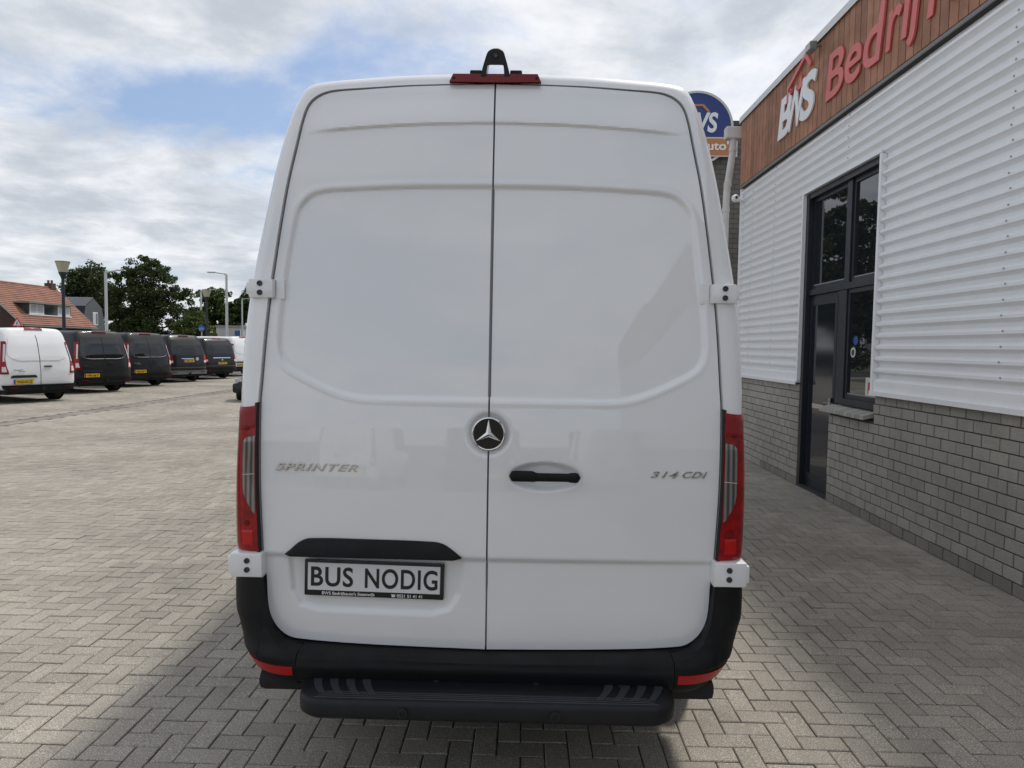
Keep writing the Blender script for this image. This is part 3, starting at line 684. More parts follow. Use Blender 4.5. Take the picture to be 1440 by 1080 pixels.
for u in np.linspace(-.719, .719, 30):
    zc_ = float(np.interp(abs(u), [0, .5, .72], [.519, .528, .537]))
    col = [(u, float(yr(z))-(.006 if .43 < z < .50 else 0), z) for z in np.linspace(.42, zc_-.006, 14)]
    col = [(u, .05, .415)]+col+[(u, -.06, zc_), (u, .06, zc_)]; rows.append(col)
mb = MB(); mb.grid(rows); part('bumper_centre', mb, M_black, van, 45, world=False)
# rear step with tread
M_step = mat('step_plastic', (.009, .010, .013), .38, var=.25, vscale=9, bump=.15, bscale=700, spec=.3); M_tread = mat('step_tread', (.042, .046, .055), .28, var=.2, vscale=14)
SU0, SU1, SYF, SYB, SZ = -.680, .708, -.255, -.045, .442
def plan(inset=0., n=9):
    r = .10-inset*.6; pts = []
    for k in range(n): th = math.pi/2*k/(n-1); pts.append((SU0+inset+r-r*math.cos(th)*1.0, SYF+inset+r-r*math.sin(th)))
    for k in range(n): th = math.pi/2*(1-k/(n-1)); pts.append((SU1-inset-r+r*math.cos(th), SYF+inset+r-r*math.sin(th)))
    pts = [(SU0+inset, SYB)]+pts+[(SU1-inset, SYB)]; return pts
mb = MB(); lv = [(.012, .372), (.0, .384), (.0, .428), (.006, .438), (.016, .4425)]
bow = lambda u: -.012*(1-((u-.014)/.68)**2)
rws = [[(p[0], p[1]+bow(p[0]), z) for p in plan(i)] for i, z in lv]
mb.grid(rws, closed=True); mb.add(rws[-1], [tuple(range(len(rws[-1])))]); mb.add(rws[0], [tuple(range(len(rws[0])))])
mb.box(-.5, .5, SYB-.002, .25, .39, .44)
step = part('rear_step', mb, M_step, van, 40, world=False)
for k in range(4):
    y = SYF+.022+k*.013; part('tread_rib', MB().box(SU0+.07+.012*k, SU1-.07-.012*k, y-.003, y+.003, SZ-.001, SZ+.0035, bev=.0012), M_tread, step, world=False)
part('tread_rib', MB().box(SU0+.03, SU1-.03, SYB-.028, SYB-.022, SZ-.001, SZ+.004, bev=.0015), M_tread, step, world=False)
for s, U in ((1, SU0), (-1, SU1)):
    for k in range(4):
        u = U+s*(.028+.062*k); w_ = s*.034
        poly = [(u, SYB-.036), (u+w_, SYB-.036)]+[(u+w_+s*.045*(q**1.8), SYB-.036-.125*q) for q in np.linspace(.1, 1, 8)]+[(u+s*.045*(q**1.8)+w_*.25*q, SYB-.036-.125*q) for q in np.linspace(1, .1, 8)]
        part('tread_pad', MB().prism(poly, SZ-.001, SZ+.003, plane='xy'), M_tread, step, world=False)
for u, y in ((-.5, -.10), (.52, -.10), (-.18, -.095), (.2, -.095)): part('bolt', MB().lathe([(.012, .0), (.012, .005), (.006, .006), (.005, .002), (.0001, .002)], 'z', (u, y, SZ), 10), M_rubber, step, world=False)
for u in (-.28, .265): part('bolt', MB().lathe([(.018, .002), (.018, -.005), (.010, -.006), (.009, -.001), (.0001, -.001)], 'y', (u, SYF-.0105, .408), 12), M_rubber, step, world=False)
# handle strip above the plate, number plate
def U(x): return x-VX
poly = crom([(U(-.937), .896), (U(-.918), .912), (U(-.885), .940), (U(-.845), .955), (U(-.6), .957), (U(-.36), .953), (U(-.315), .945), (U(-.275), .92), (U(-.243), .894)], 5)
top = [tuple(p) for p in poly]; n = len(top)
mb = MB(); ybar = float(lean(.92)); lip = []
zb = lambda u: .895-.004*(u-top[0][0])/(top[-1][0]-top[0][0])
rows = []
for u, z in top:
    q = zb(u); col = [(u, ybar+.02, z), (u, ybar-.006, z)]+[(u, ybar-.006-.032*math.sin(math.pi*.5*t)*min(1, (z-q)/.03+.1), z-(z-q)*t**1.3) for t in np.linspace(.12, 1, 8)]+[(u, ybar+.02, q-.006)]; rows.append(col)
mb.grid(rows); part('grip_strip', mb, M_black, doorL, 35, world=False)
tl_ = rad(-1.0); PC = (U(-.588), .794)
Mp = frame((PC[0], surf(PC[0], .79)-.012, PC[1]), (math.cos(tl_), 0, math.sin(tl_)), (-math.sin(tl_), 0, math.cos(tl_)))
def pbox(x0, x1, z0, z1, d0, d1, bev=0.):
    mb = MB(); mb.box(x0, x1, z0, z1, d0, d1, bev=bev); mb.v = [tuple(Mp@Vector(p)) for p in mb.v]; return mb
pl = part('number_plate', pbox(-.277, .277, -.072, .073, -.004, .010, .006), mat('plate_frame_black', (.012, .012, .013), .3), van, 40, world=False); pl['label'] = 'white number plate reading BUS NODIG in black frame'
part('plate_face', pbox(-.262, .262, -.048, .062, .009, .0125, .0015), mat('plate_white', (.72, .72, .73), .35), pl, world=False)
for x0_, x1_ in ((-.269, .269),): part('frame_rim', pbox(x0_, x1_, .064, .0685, .009, .0145, .0015), mat('plate_frame_gloss', (.02, .02, .02), .15), pl, world=False)
M_ink = mat('ink_black', (.01, .01, .01), .45)
fit_text('BUS', -.249, -.082, -.032, .047, .0015, Mp@Matrix.Translation((0, 0, .0124)), pl, M_ink, spacing=1.08, offset=.018)
fit_text('NODIG', -.035, .252, -.033, .047, .0015, Mp@Matrix.Translation((0, 0, .0124)), pl, M_ink, spacing=1.08, offset=.018)
fit_text("BWS Bedrijfsauto's Steenwijk", -.205, .005, -.0695, -.053, .001, Mp@Matrix.Translation((0, 0, .0098)), pl, M_lw, offset=.012)
fit_text('0521 51 41 41', .092, .192, -.0665, -.0545, .001, Mp@Matrix.Translation((0, 0, .0098)), pl, M_lw, offset=.012)
ph = MB(); ph.prism([(.071, -.066), (.085, -.066), (.083, -.060), (.073, -.060)], .0098, .0108, plane='xy'); ph.prism([(.069, -.0590), (.087, -.0590), (.086, -.0555), (.070, -.0555)], .0098, .0108, plane='xy'); ph.v = [tuple(Mp@Vector(p)) for p in ph.v]
part('telephone_symbol', ph, M_lw, pl, world=False)
# star emblem
SZC = 1.379; ys = float(lean(SZC))-.006; em = part('emblem', MB().lathe([(.0001, -.004), (.058, -.004), (.060, .006)], 'y', (0, ys, SZC), 40), mat('emblem_black', (.006, .006, .007), .25), van, 40, world=False)
part('emblem_ring', MB().lathe([(.0575, -.002), (.059, -.008), (.062, -.010), (.0655, -.008), (.067, .006)], 'y', (0, ys, SZC), 48), M_chrome, em, 50, world=False)
mb = MB()
for k in range(3):
    a = math.pi/2+k*2*math.pi/3; t = (math.cos(a)*.0575, math.sin(a)*.0575); l = [(math.cos(a+e)*.0115, math.sin(a+e)*.0115) for e in (1.047, -1.047)]
    mb.add([(0, ys-.013, SZC), (l[0][0], ys-.004, SZC+l[0][1]), (t[0], ys-.0055, SZC+t[1]), (l[1][0], ys-.004, SZC+l[1][1])], [(0, 1, 2), (0, 2, 3)])
part('emblem_star', mb, M_chrome, em, world=False)
# door handle
mb = MB(); yh = float(lean(HZ)); prof = []
hu0, hu1 = U(-.060), U(.217)
for t in np.linspace(0, 1, 30):
    u = hu0+(hu1-hu0)*t; endk = min(1, math.sqrt(max(0, 1-(1-min(t, 1-t)/.06)**2))) if min(t, 1-t) < .06 else 1
    hh = (.0215 if t < .34 else (.0165 if t < .84 else .0195)); hh = .0165+(.005*ss(.40, .33, t))+(.0035*ss(.82, .88, t)); hh = max(.0015, hh*endk)
    zc = HZ+.003*ss(.4, .3, t); rr = []
    for k in range(14):
        a = 2*math.pi*k/14; rr.append((u, yh-.014+.013*endk*math.cos(a)-.004, zc+hh*math.sin(a)))
    prof.append(rr)
mb.grid(prof, closed=True); mb.add(prof[0], [tuple(range(14))]); mb.add(prof[-1], [tuple(range(14))]); part('door_handle', mb, M_black, doorR, 50, world=False)
# chrome badges
BF = lambda u, z: frame((u, surf(u, z)-.001, z), (1, 0, 0), (0, 0, 1))
fit_text('SPRINTER', 0, .332, 0, .031, .005, frame((U(-.987), surf(U(-.82), 1.225)+.003, 1.221), (1, -.012, -.006), (0, 0, 1)), doorL, M_chromed, 'badge', .0, .35, 1.2, .035)
fit_text('314', 0, .112, 0, .027, .005, frame((U(.490), surf(U(.6), 1.225)-.003, 1.217), (1, .012, 0), (0, 0, 1)), doorR, M_chromed, 'badge', .008, .35, 1.25, .035)
fit_text('CDI', 0, .098, 0, .027, .005, frame((U(.615), surf(U(.66), 1.225)-.001, 1.2173), (1, .012, 0), (0, 0, 1)), doorR, M_chromed, 'badge', .0, .35, 1.15, .035)
# high brake lamp and roof camera
yb = float(lean(2.80)); bl = MB()
bl.add([(-.186, yb-.028, 2.789), (.186, yb-.028, 2.789), (.172, yb-.015, 2.826), (-.172, yb-.015, 2.826), (-.15, yb+.04, 2.842), (.15, yb+.04, 2.842), (.186, yb+.08, 2.80), (-.186, yb+.08, 2.80)],
       [(0, 1, 2, 3), (3, 2, 5, 4), (0, 3, 4, 7), (1, 6, 5, 2), (0, 7, 6, 1), (4, 5, 6, 7)])
br_ = part('brake_lamp', bl, M_redd, van, world=False)
for s in (-1, 1): part('screw', MB().lathe([(.006, .002), (.006, -.003), (.0001, -.003)], 'y', (s*.168, yb-.022, 2.806), 10), M_rubber, br_, world=False)
for s in (-1, 1): part('lamp_base', MB().box(*sorted((s*.058, s*.108)), yb+.03, yb+.12, 2.835, 2.860, bev=.006), M_rubber, van, world=False)
out = crom([(-.060, 2.800), (-.056, 2.83), (-.040, 2.905), (-.030, 2.935), (-.014, 2.947), (0, 2.949), (.014, 2.947), (.030, 2.935), (.040, 2.905), (.056, 2.83), (.060, 2.800)], 4)
inn = crom([(-.037, 2.800), (-.035, 2.83), (-.033, 2.856), (-.031, 2.862), (-.02, 2.864), (0, 2.864), (.02, 2.864), (.031, 2.862), (.033, 2.856), (.035, 2.83), (.037, 2.800)], 4)
for q_ in (out, inn): q_[:, 1] = 2.81+(q_[:, 1]-2.80)*.76
f0, f1 = yb-.02, yb+.10
top_ = lambda z, y: z+.030*ss(f0, f0+.07, y)*ss(2.85, 2.915, z)
mb = MB(); ysl = np.linspace(f0, f1, 10)
mb.grid([[(p[0]*(1-.10*ss(f0, f1, y)), y, top_(p[1], y)) for p in out] for y in ysl]); SLP = .42; mb.grid([[(p[0], y, p[1]+(y-f0)*SLP*ss(2.80, 2.83, p[1])) for p in inn] for y in ysl])
mb.grid([[(p[0], f0, p[1]) for p in out], [(p[0], f0, p[1]) for p in inn]], mi=1); mb.grid([[(p[0]*.9, f1, top_(p[1], f1)) for p in out], [(p[0], f1, p[1]+(f1-f0)*SLP*ss(2.80, 2.83, p[1])) for p in inn]])
rc = part('roof_camera', mb, [mat('camera_housing', (.14, .14, .145), .3), M_rubber], van, 35, world=False)
part('camera_lens', MB().lathe([(.0001, -.004), (.008, -.003), (.010, .002)], 'y', (0, f0-.001, 2.895), 12), M_glassd, rc, world=False)
# wheels, cab glass, mirrors
def wheel(parent, x, y, r=.345, wd=.225, s=1, rim=M_wheel, rz=0., name='wheel'):
    t = MB().lathe([(r*.62, -wd/2), (r*.9, -wd/2), (r*.985, -wd*.36), (r, -wd*.2), (r, wd*.2), (r*.985, wd*.36), (r*.9, wd/2), (r*.62, wd/2)], 'x', (0, 0, 0), 28)
    o = part(name, t, M_tyre, parent, 50, world=False); o.location = (x, y, r); o.rotation_euler = (0, 0, rz)
    q = MB().lathe([(r*.625, wd*.42*s), (r*.56, wd*.40*s), (r*.5, wd*.2*s), (r*.18, wd*.3*s), (r*.12, wd*.36*s), (.0001, wd*.36*s)], 'x', (0, 0, 0), 28)
    for k in range(5):
        a = 2*math.pi*k/5; ca, sa = math.cos(a), math.sin(a); e = .035*r/.34
        P = lambda rr, ee, h: (h*s, ca*rr-sa*ee, sa*rr+ca*ee)
        q.add([P(r*.14, -e, wd*.36), P(r*.58, -e*1.4, wd*.42), P(r*.58, e*1.4, wd*.42), P(r*.14, e, wd*.36), P(r*.14, -e, wd*.2), P(r*.58, -e*1.4, wd*.25), P(r*.58, e*1.4, wd*.25), P(r*.14, e, wd*.2)], [(0, 1, 2, 3), (0, 4, 5, 1), (3, 2, 6, 7), (1, 5, 6, 2)])
    part('rim', q, rim, o, 40, world=False); return o
for s in (-1, 1):
    for y in (1.05, 4.75):
        wheel(van, s*.89, y, s=s)
        part('wheel_arch', MB().lathe([(.0001, 0), (.42, 0), (.42, .008), (.0001, .008)], 'x', (s*1.006 if s > 0 else -1.014, y, .40), 28), M_rubber, van, world=False)
    part('cab_window', MB().prism([(3.35, 1.45), (4.75, 1.42), (4.45, 2.02), (4.05, 2.35), (3.4, 2.35)], *sorted((s*.93, s*1.012)), plane='yz'), M_glassd, van, world=False)
    part('side_rub_strip', MB().box(*sorted((s*1.0, s*1.03)), 1.6, 4.2, .62, .74, bev=.008), M_black, van, world=False)
    part('door_mirror', MB().box(*sorted((s*1.03, s*1.23)), 4.35, 4.47, 1.45, 1.85, bev=.04), M_black, van, 40, world=False)
mb = MB(); mb.grid([[(u, y+.004, z+.012) for u in np.linspace(-.82*k, .82*k, 9)] for y, z, k in ((4.18, 2.66, .96), (4.45, 2.33, .99), (4.75, 1.955, 1.03), (5.0, 1.66, 1.06), (5.17, 1.455, 1.08))]); part('windscreen', mb, M_glassd, van, 40, world=False)
#@@FAR
# ------------------------------------------------------------------ row of parked vans on the left
M_grey = mat('dark_grey_paint', (.010, .0105, .012), .4, coat=.25, var=.08, spec=.3); M_blk = mat('black_paint', (.004, .004, .0045), .3, coat=.3, spec=.3)
M_yel = mat('plate_yellow', (.72, .44, .02), .45); M_eu = mat('plate_blue', (.02, .05, .3), .45)
HALF = {'custom': [(0, 1.975), (.5, 1.96), (.70, 1.935), (.79, 1.86), (.845, 1.65), (.91, 1.3), (.965, 1.0), (.985, .75), (.97, .5), (.90, .38), (.6, .34), (0, .34)],
        'wagon': [(0, 1.95), (.5, 1.935), (.70, 1.91), (.79, 1.83), (.85, 1.6), (.92, 1.25), (.955, .98), (.965, .72), (.95, .48), (.88, .36), (.6, .32), (0, .32)]}
def parked_van(label, wheel_xy, face, style, paint, plate_text, rear, group='vans parked in the row across the yard', badge=None, bumper=None, lamps='tall', scale=1., glasscol=None, extra=None, name='parked_van'):
    F = np.array([-math.sin(face), math.cos(face)]); Rr = np.array([math.cos(face), math.sin(face)])
    c = np.array(wheel_xy)-.80*Rr-.95*F
    t = thing(name, label, 'van', (c[0], c[1], 0), face, group)
    hp = crom(HALF[style], 5); hp[:, 1] = np.where(hp[:, 1] > .9, .9+(hp[:, 1]-.9)*(1+(scale*1.045-1)*1.9), hp[:, 1]); H = hp[0, 1]; zc = 1.05
    ln = lambda z: np.interp(z, [0, .85, 1.2, 1.6, 1.95], [0, 0, .045, .13, .24 if style == 'custom' else .30])
    ang = np.arctan2(hp[:, 0], hp[:, 1]-zc); rr = np.hypot(hp[:, 0], hp[:, 1]-zc)
    def kof(u, z):
        a = math.atan2(abs(u), z-zc); return math.hypot(u, z-zc)/np.interp(a, ang, rr)
    def ys(u, z): k = min(1, kof(u, z)); return float(ln(z))+.15*(1-math.sqrt(max(0, 1-k**6)))
    full = [tuple(p) for p in hp]+[(-p[0], p[1]) for p in hp[-2:0:-1]]
    rows = []
    for k in (.02, .3, .6, .8, .9, .95, .98, 1.0): rows.append([(u*k, float(ln(zc+(z-zc)*k))+.15*(1-math.sqrt(max(0, 1-k**6))), zc+(z-zc)*k) for u, z in full])
    for y, top, wd in ((.6, H, 1), (2.6, H, 1), (3.2, H-.02, 1), (3.5, H-.08, .99), (4.1, 1.42, .97), (4.3, 1.24, .96), (4.75, 1.05, .9), (4.95, .85, .8)):
        q = (top-.9)/(H-.9); rows.append([(u*wd, y+float(ln(z))*(.4 if y < 1 else 0), .9+(z-.9)*q if z > .9 else z) for u, z in full])
    mb = MB(); mb.grid(rows, closed=True); mb.add(rows[-1], [tuple(range(len(full)))]); mb.add(rows[0], [tuple(range(len(full)))])
    part('body', mb, paint, t, 40, world=False)
    def patch(nm, zl, xl, xr, m, par=t, off=.006, nx=8, nz=10):
        zs = np.linspace(zl[0], zl[-1], nz); R_ = []
        for z in zs:
            a, e = np.interp(z, zl, xl), np.interp(z, zl, xr); R_.append([(u, ys(u, z)-off, z) for u in np.linspace(a, e, nx)])
        mb = MB(); mb.grid(R_); ed = R_[0]+[r[-1] for r in R_[1:]]+R_[-1][-2::-1]+[r[0] for r in R_[-2:0:-1]]
        mb.grid([ed, [(p[0], p[1]+off+.012, p[2]) for p in ed]], closed=True); return part(nm, mb, m, par, 40, world=False)
    gl = MATS['dark_glass']; seam = M_rubber
    if rear == 'doors':
        zl = [1.16, 1.20, 1.28, 1.42, 1.6, 1.78, 1.83]; xe = [.52, .66, .76, .78, .74, .69, .62]
        for s in (-1, 1):
            a = [s*.012]*7; e = [s*x for x in xe]
            if paint is M_white: patch('pressed_panel', zl, *((e, a) if s < 0 else (a, e)), M_white, off=.010)
            else: patch('rear_window', zl, *((e, a) if s < 0 else (a, e)), gl)
        zl2 = [1.125, 1.155, 1.20, 1.29]; 
        patch('door_seam', [.47, 1.86], [-.006]*2, [.006]*2, seam, off=.004, nx=2, nz=20)
        if paint is not M_white:
            for s in (-1, 1):
                pts = [(s*.02, 1.135), (s*.5, 1.135), (s*.68, 1.18), (s*.785, 1.27)]
                mb = MB(); mb.tube([(u, ys(u, z)-.008, z) for u, z in crom(pts, 6)], .007, 6); part('window_crease', mb, MATS['grey_crease'] if 'grey_crease' in MATS else mat('grey_crease', (.12, .125, .13), .4, metal=.3), t, 50, world=False)
        patch('door_handle', [.985, 1.02], [.10]*2, [.30]*2, M_rubber, off=.03, nx=3, nz=3)
        patch('plate_strip', [.70, .745, .77], [-.76, -.74, -.70], [-.10, -.12, -.16], M_rubber, off=.03, nx=6, nz=4)
        pz, px_ = (.535, .655), (-.70, -.20)
    else:
        patch('rear_window', [1.22, 1.25, 1.5, 1.74, 1.80], [-.74, -.78, -.76, -.70, -.64], [.74, .78, .76, .70, .64], gl)
        patch('tailgate_crease', [1.175, 1.19], [-.78]*2, [.78]*2, mat('grey_crease2', (.10, .10, .105), .3, metal=.5), off=.012, nx=8, nz=2)
        pz, px_ = (.86, .97), (-.27, .25)
        if rear == 'vee': pz, px_ = (.70, .80), (-.22, .30)
        if rear == 'vee': patch('chrome_bar', [.985, 1.0, 1.03], [-.46, -.5, -.48], [.50, .54, .52], M_chromed, off=.03, nx=8, nz=3)
        else: patch('chrome_bar', [1.0, 1.03], [-.36]*2, [.24]*2, M_chromed, off=.02, nx=4, nz=2)
        e_u = .42 if rear != 'vee' else .04; e_z = 1.0 if rear != 'vee' else .91
        em = part('emblem', MB().lathe([(.0001, 0), (.075 if rear != 'vee' else .045, 0), (.075 if rear != 'vee' else .045, .02)], 'y', (e_u, ys(e_u, e_z)-.018, e_z), 18), M_chromed, t, world=False)
        patch('bumper_line', [.615, .64], [-.92]*2, [.92]*2, mat('bumper_satin', (.10, .10, .105), .35), off=.02, nx=12, nz=2)
    # lamps
    for s in (-1, 1):
        if lamps == 'tall':
            zl = [.80, .86, 1.0, 1.2, 1.45, 1.62, 1.68]; outer = [np.interp(-z, -hp[:, 1], hp[:, 0])*.992 for z in zl]; inner = [.80, .80, .835, .845, .80, .765, .765]
            a, e = [s*x for x in inner], [s*x for x in outer]
            tl = patch('tail_lamp', zl, *((e, a) if s < 0 else (a, e)), M_red, off=.014, nx=8, nz=20)
            zl3 = [1.14, 1.2, 1.45, 1.6]; o3 = [np.interp(-z, -hp[:, 1], hp[:, 0])*.955 for z in zl3]; i3 = [.862, .86, .812, .785]
            a, e = [s*x for x in i3], [s*x for x in o3]; patch('clear_lens', zl3, *((e, a) if s < 0 else (a, e)), mat('pale_lens', (.62, .6, .6), .15, coat=1.), tl, off=.018, nx=4)
            zl3 = [.86, .93, 1.0]; o3 = [np.interp(-z, -hp[:, 1], hp[:, 0])*.96 for z in zl3]; i3 = [.84, .85, .86]
            a, e = [s*x for x in i3], [s*x for x in o3]; patch('clear_lens', zl3, *((e, a) if s < 0 else (a, e)), MATS['pale_lens'], tl, off=.018, nx=4)
        else:
            zl = [.80, 1.16]; outer = [np.interp(-z, -hp[:, 1], hp[:, 0])*.992 for z in zl]; a, e = [s*.74, s*.78], [s*x for x in outer]
            tl = patch('tail_lamp', zl, *((e, a) if s < 0 else (a, e)), M_red, off=.014, nx=8)
            zl3 = [.84, .93]; a, e = [s*.77]*2, [s*.92]*2; patch('clear_lens', zl3, *((e, a) if s < 0 else (a, e)), mat('pale_lens', (.62, .6, .6), .15, coat=1.), tl, off=.018, nx=4)
    # bumper
    bmat = bumper or M_black
    R_ = []
    for z in np.linspace(.34, .50, 6):
        hw = np.interp(-z, -hp[:, 1], hp[:, 0]) if z > .36 else .9
        R_.append([(u, min(.35, max(-.045, ys(u*.96, max(z, .45))-.05)), z) for u in np.linspace(-hw*1.005, hw*1.005, 26)])
    mb = MB(); mb.grid(R_); mb.grid([R_[-1], [(p[0]*.98, p[1]+.06, p[2]+.004) for p in R_[-1]]]); mb.grid([R_[0], [(p[0]*.98, p[1]+.2, p[2]) for p in R_[0]]])
    bp = part('bumper', mb, bmat, t, 40, world=False)
    for s in (-1, 1): part('bumper_reflector', MB().box(*sorted((s*.60, s*.82)), -.052, -.03, .425, .445), M_redd, bp, world=False)
    part('tow_bar', MB().tube([(0, .1, .36), (0, -.02, .36), (0, -.10, .37), (0, -.115, .40), (0, -.115, .45)], .025, 8), M_rubber, t, 50, world=False)
    pl = part('number_plate', MB().box(px_[0], px_[1], ys(px_[0], pz[0])-.028, ys(0, pz[0])-.002, pz[0], pz[1], bev=.003), M_yel, t, world=False); yf = ys(px_[0], pz[0])-.0285
    part('plate_band', MB().box(px_[0]+.004, px_[0]+.045, yf-.001, yf+.002, pz[0]+.004, pz[1]-.004), M_eu, pl, world=False)
    if plate_text: fit_text(plate_text, 0, .40, 0, .07, .002, frame((px_[0]+.07, yf-.001, pz[0]+.022), (1, 0, 0), (0, 0, 1)), pl, M_ink, offset=.02)
    if badge:
        fit_text('TRANSIT', 0, .26, 0, .03, .004, frame((-.70, ys(-.7, .88)-.006, .895), (1, .02, 0), (0, 0, 1)), t, M_chromed, 'badge', .02); fit_text('CUSTOM', 0, .16, 0, .026, .004, frame((-.58, ys(-.5, .85)-.008, .855), (1, .02, 0), (0, 0, 1)), t, M_chromed, 'badge', .02)
    part('brake_lamp', MB().add([(-.24, ys(0, H-.05)-.03, H-.055), (.24, ys(0, H-.05)-.03, H-.055), (.22, ys(0, H-.05)+.05, H-.008), (-.22, ys(0, H-.05)+.05, H-.008), (-.24, .4, H-.06), (.24, .4, H-.06)], [(0, 1, 2, 3), (3, 2, 5, 4), (0, 3, 4), (1, 5, 2)]), M_redd if paint is not M_white else M_red, t, world=False)
    for s in (-1, 1):
        for y in (.95, 3.9):
            wheel(t, s*.86, y, .335, .22, s); part('wheel_arch', MB().lathe([(.0001, 0), (.40, 0), (.40, .006), (.0001, .006)], 'x', (.975 if s > 0 else -.981, y, .38), 24), M_rubber, t, world=False)
        part('cab_window', MB().prism([(2.55, 1.08), (3.95, 1.10), (3.35, 1.70), (2.6, 1.72)], *sorted((s*.86, s*.955)), plane='yz'), gl, t, world=False)
        if style == 'wagon': part('side_window', MB().prism([(.55, 1.12), (2.45, 1.08), (2.45, 1.70), (.72, 1.70)], *sorted((s*.86, s*.945)), plane='yz'), gl, t, world=False)
    part('underbody', MB().box(-.8, .8, .15, 4.7, .24, .36), M_rubber, t, world=False)
    return t
FA = rad(66)
parked_van('white panel van with solid rear doors at the near end of the parked row', (-13.95, 19.5), FA, 'custom', M_white, 'VGG-01-Z', 'doors', badge=1)
parked_van('dark grey van with rear glass parked beside the white panel van', (-14.54, 23.3), FA, 'custom', M_grey, 'VFB-36-T', 'doors', badge=1)
parked_van('dark grey van parked between another grey van and a black tailgate van', (-14.97, 26.75), FA+.02, 'custom', M_grey, 'VRG-34-T', 'doors', badge=1)
parked_van('black tailgate van with round badge and silver bumper line', (-15.15, 30.15), FA-.02, 'wagon', M_blk, 'VGB-94-N', 'gate', lamps='low', bumper=mat('satin_silver', (.16, .16, .165), .4, metal=.4))
parked_van('low black tailgate van with wide chrome bar above its plate', (-15.05, 33.0), FA, 'wagon', M_blk, 'VDP-30-J', 'vee', lamps='low', scale=.96)
parked_van('white van at the far end of the parked row behind a black van', (-15.2, 36.2), FA+.05, 'custom', M_white, 'VLN-22-K', 'doors')
for x_, y_, pt, nm in ((-5.6, -11.0, M_white, 'white van standing well behind the viewpoint, mirrored in the big van'), (-1.9, -11.6, M_grey, 'grey van standing well behind the viewpoint, mirrored in the big van'), (1.6, -11.2, M_white, 'white van standing behind the viewpoint nearest the hall, mirrored in the big van')):
    parked_van(nm, (x_, y_), rad(182), 'custom', pt, None, 'doors', group='vans standing behind the viewpoint')
# car half hidden ahead of the big van: only its turned front wheel shows
car = thing('parked_car', 'dark car mostly hidden ahead of the big white van, front wheel showing', 'car', (-7.78, 20.0, 0), rad(-4))
hp = crom([(0, 1.45), (.4, 1.43), (.56, 1.36), (.70, .98), (.86, .90), (.88, .6), (.84, .3), (.5, .24), (0, .24)], 4); fl = [tuple(p) for p in hp]+[(-p[0], p[1]) for p in hp[-2:0:-1]]
rows = [[(u*wd, y, (.24+(z-.24)*(top-.24)/1.21)) for u, z in fl] for y, top, wd in ((-.5, .55, .7), (-.45, .75, .9), (.1, .92, .96), (.9, 1.02, 1), (1.5, 1.38, 1), (2.2, 1.45, 1), (3.2, 1.38, 1), (3.7, 1.05, .97), (3.9, .8, .9))]
b = MB(); b.grid(rows, closed=True); b.add(rows[0], [tuple(range(len(fl)))]); b.add(rows[-1], [tuple(range(len(fl)))]); part('body', b, M_blk, car, 40, world=False)
part('windscreen', MB().grid([[(u, .93, 1.03) for u in (-.55, 0, .55)], [(u, 1.47, 1.375) for u in (-.45, 0, .45)]]), M_glassd, car, world=False)
wheel(car, -.90, .22, .33, .21, -1, rz=rad(24)); wheel(car, .80, .22, .33, .21, 1, rz=rad(24)); wheel(car, -.78, 3.0, .33, .21, -1); wheel(car, .78, 3.0, .33, .21, 1)
for s in (-1, 1): part('headlight', MB().box(*sorted((s*.42, s*.72)), -.47, -.40, .58, .68, bev=.02), mat('headlight_glass', (.5, .5, .5), .1, coat=1.), car, world=False)

# ------------------------------------------------------------------ houses
def tile_mat(name, c1, c2):
    m = bpy.data.materials.new(name); m.use_nodes = True; t = m.node_tree; bs = t.nodes['Principled BSDF']; geo = N(t, 'ShaderNodeNewGeometry')
    nn = noise(t, geo.outputs['Position'], .9, 6, .65); LK(t, mixc(t, ramp(t, nn, .35, .68), c1, c2), bs.inputs['Base Color']); bs.inputs['Roughness'].default_value = .75; MATS[name] = m; return m
M_tile = tile_mat('clay_tiles', (.30, .135, .09), (.20, .09, .062)); M_dtile = tile_mat('dark_tiles', (.035, .038, .048), (.022, .024, .03))
M_hbrick = brick_wall_mat('house_brick', (.115, .06, .045), (.085, .045, .035), (.06, .055, .05), .21, .0625)
def slope(a, bq, c, d, ncol, nrow, th=.05, rt=.03):
    """tiled roof plane a-b (eave) c-d (ridge): stepped rows with rolls along every column"""
    a, bq, c, d = [np.array(p, float) for p in (a, bq, c, d)]; nrm = np.cross(bq-a, d-a); nrm /= np.linalg.norm(nrm)
    if nrm[2] < 0: nrm = -nrm
    R_ = []
    for r in range(nrow):
        for e, o in ((0., th), (1., .0)):
            v = (r+e)/nrow; row = []
            for k in range(ncol*4+1):
                u = k/(ncol*4); p = (a*(1-u)+bq*u)*(1-v)+(d*(1-u)+c*u)*v; row.append(tuple(p+nrm*(o+rt*(.5+.5*math.sin(k*math.pi/2)))))
            R_.append(row)
    mb = MB(); mb.grid(R_); return mb
h1 = thing('brick_house', 'dark brick house with orange tiled roof and wide white dormer', 'house', (-52.6, 71.5, 0))
HX0, HXR, HX1, HY0, HY1, EZ, RZ = -59.5, -54.6, -50.0, 66.0, 77.6, 3.35, 7.7
part('wall', MB().prism([(HX0+.3, 0), (HX1-.3, 0), (HX1-.3, EZ), (HXR, RZ-.25), (HX0+.3, EZ)], HY0+.25, HY1-.25), M_hbrick, h1)
rf = part('roof', slope((HX1+.15, HY0, EZ-.1), (HX1+.15, HY1, EZ-.1), (HXR, HY1, RZ), (HXR, HY0, RZ), 46, 21), M_tile, h1); part('roof_back', MB().add([(HX0-.15, HY0, EZ-.1), (HX0-.15, HY1, EZ-.1), (HXR, HY1, RZ), (HXR, HY0, RZ)], [(0, 1, 2, 3)]), M_tile, h1)
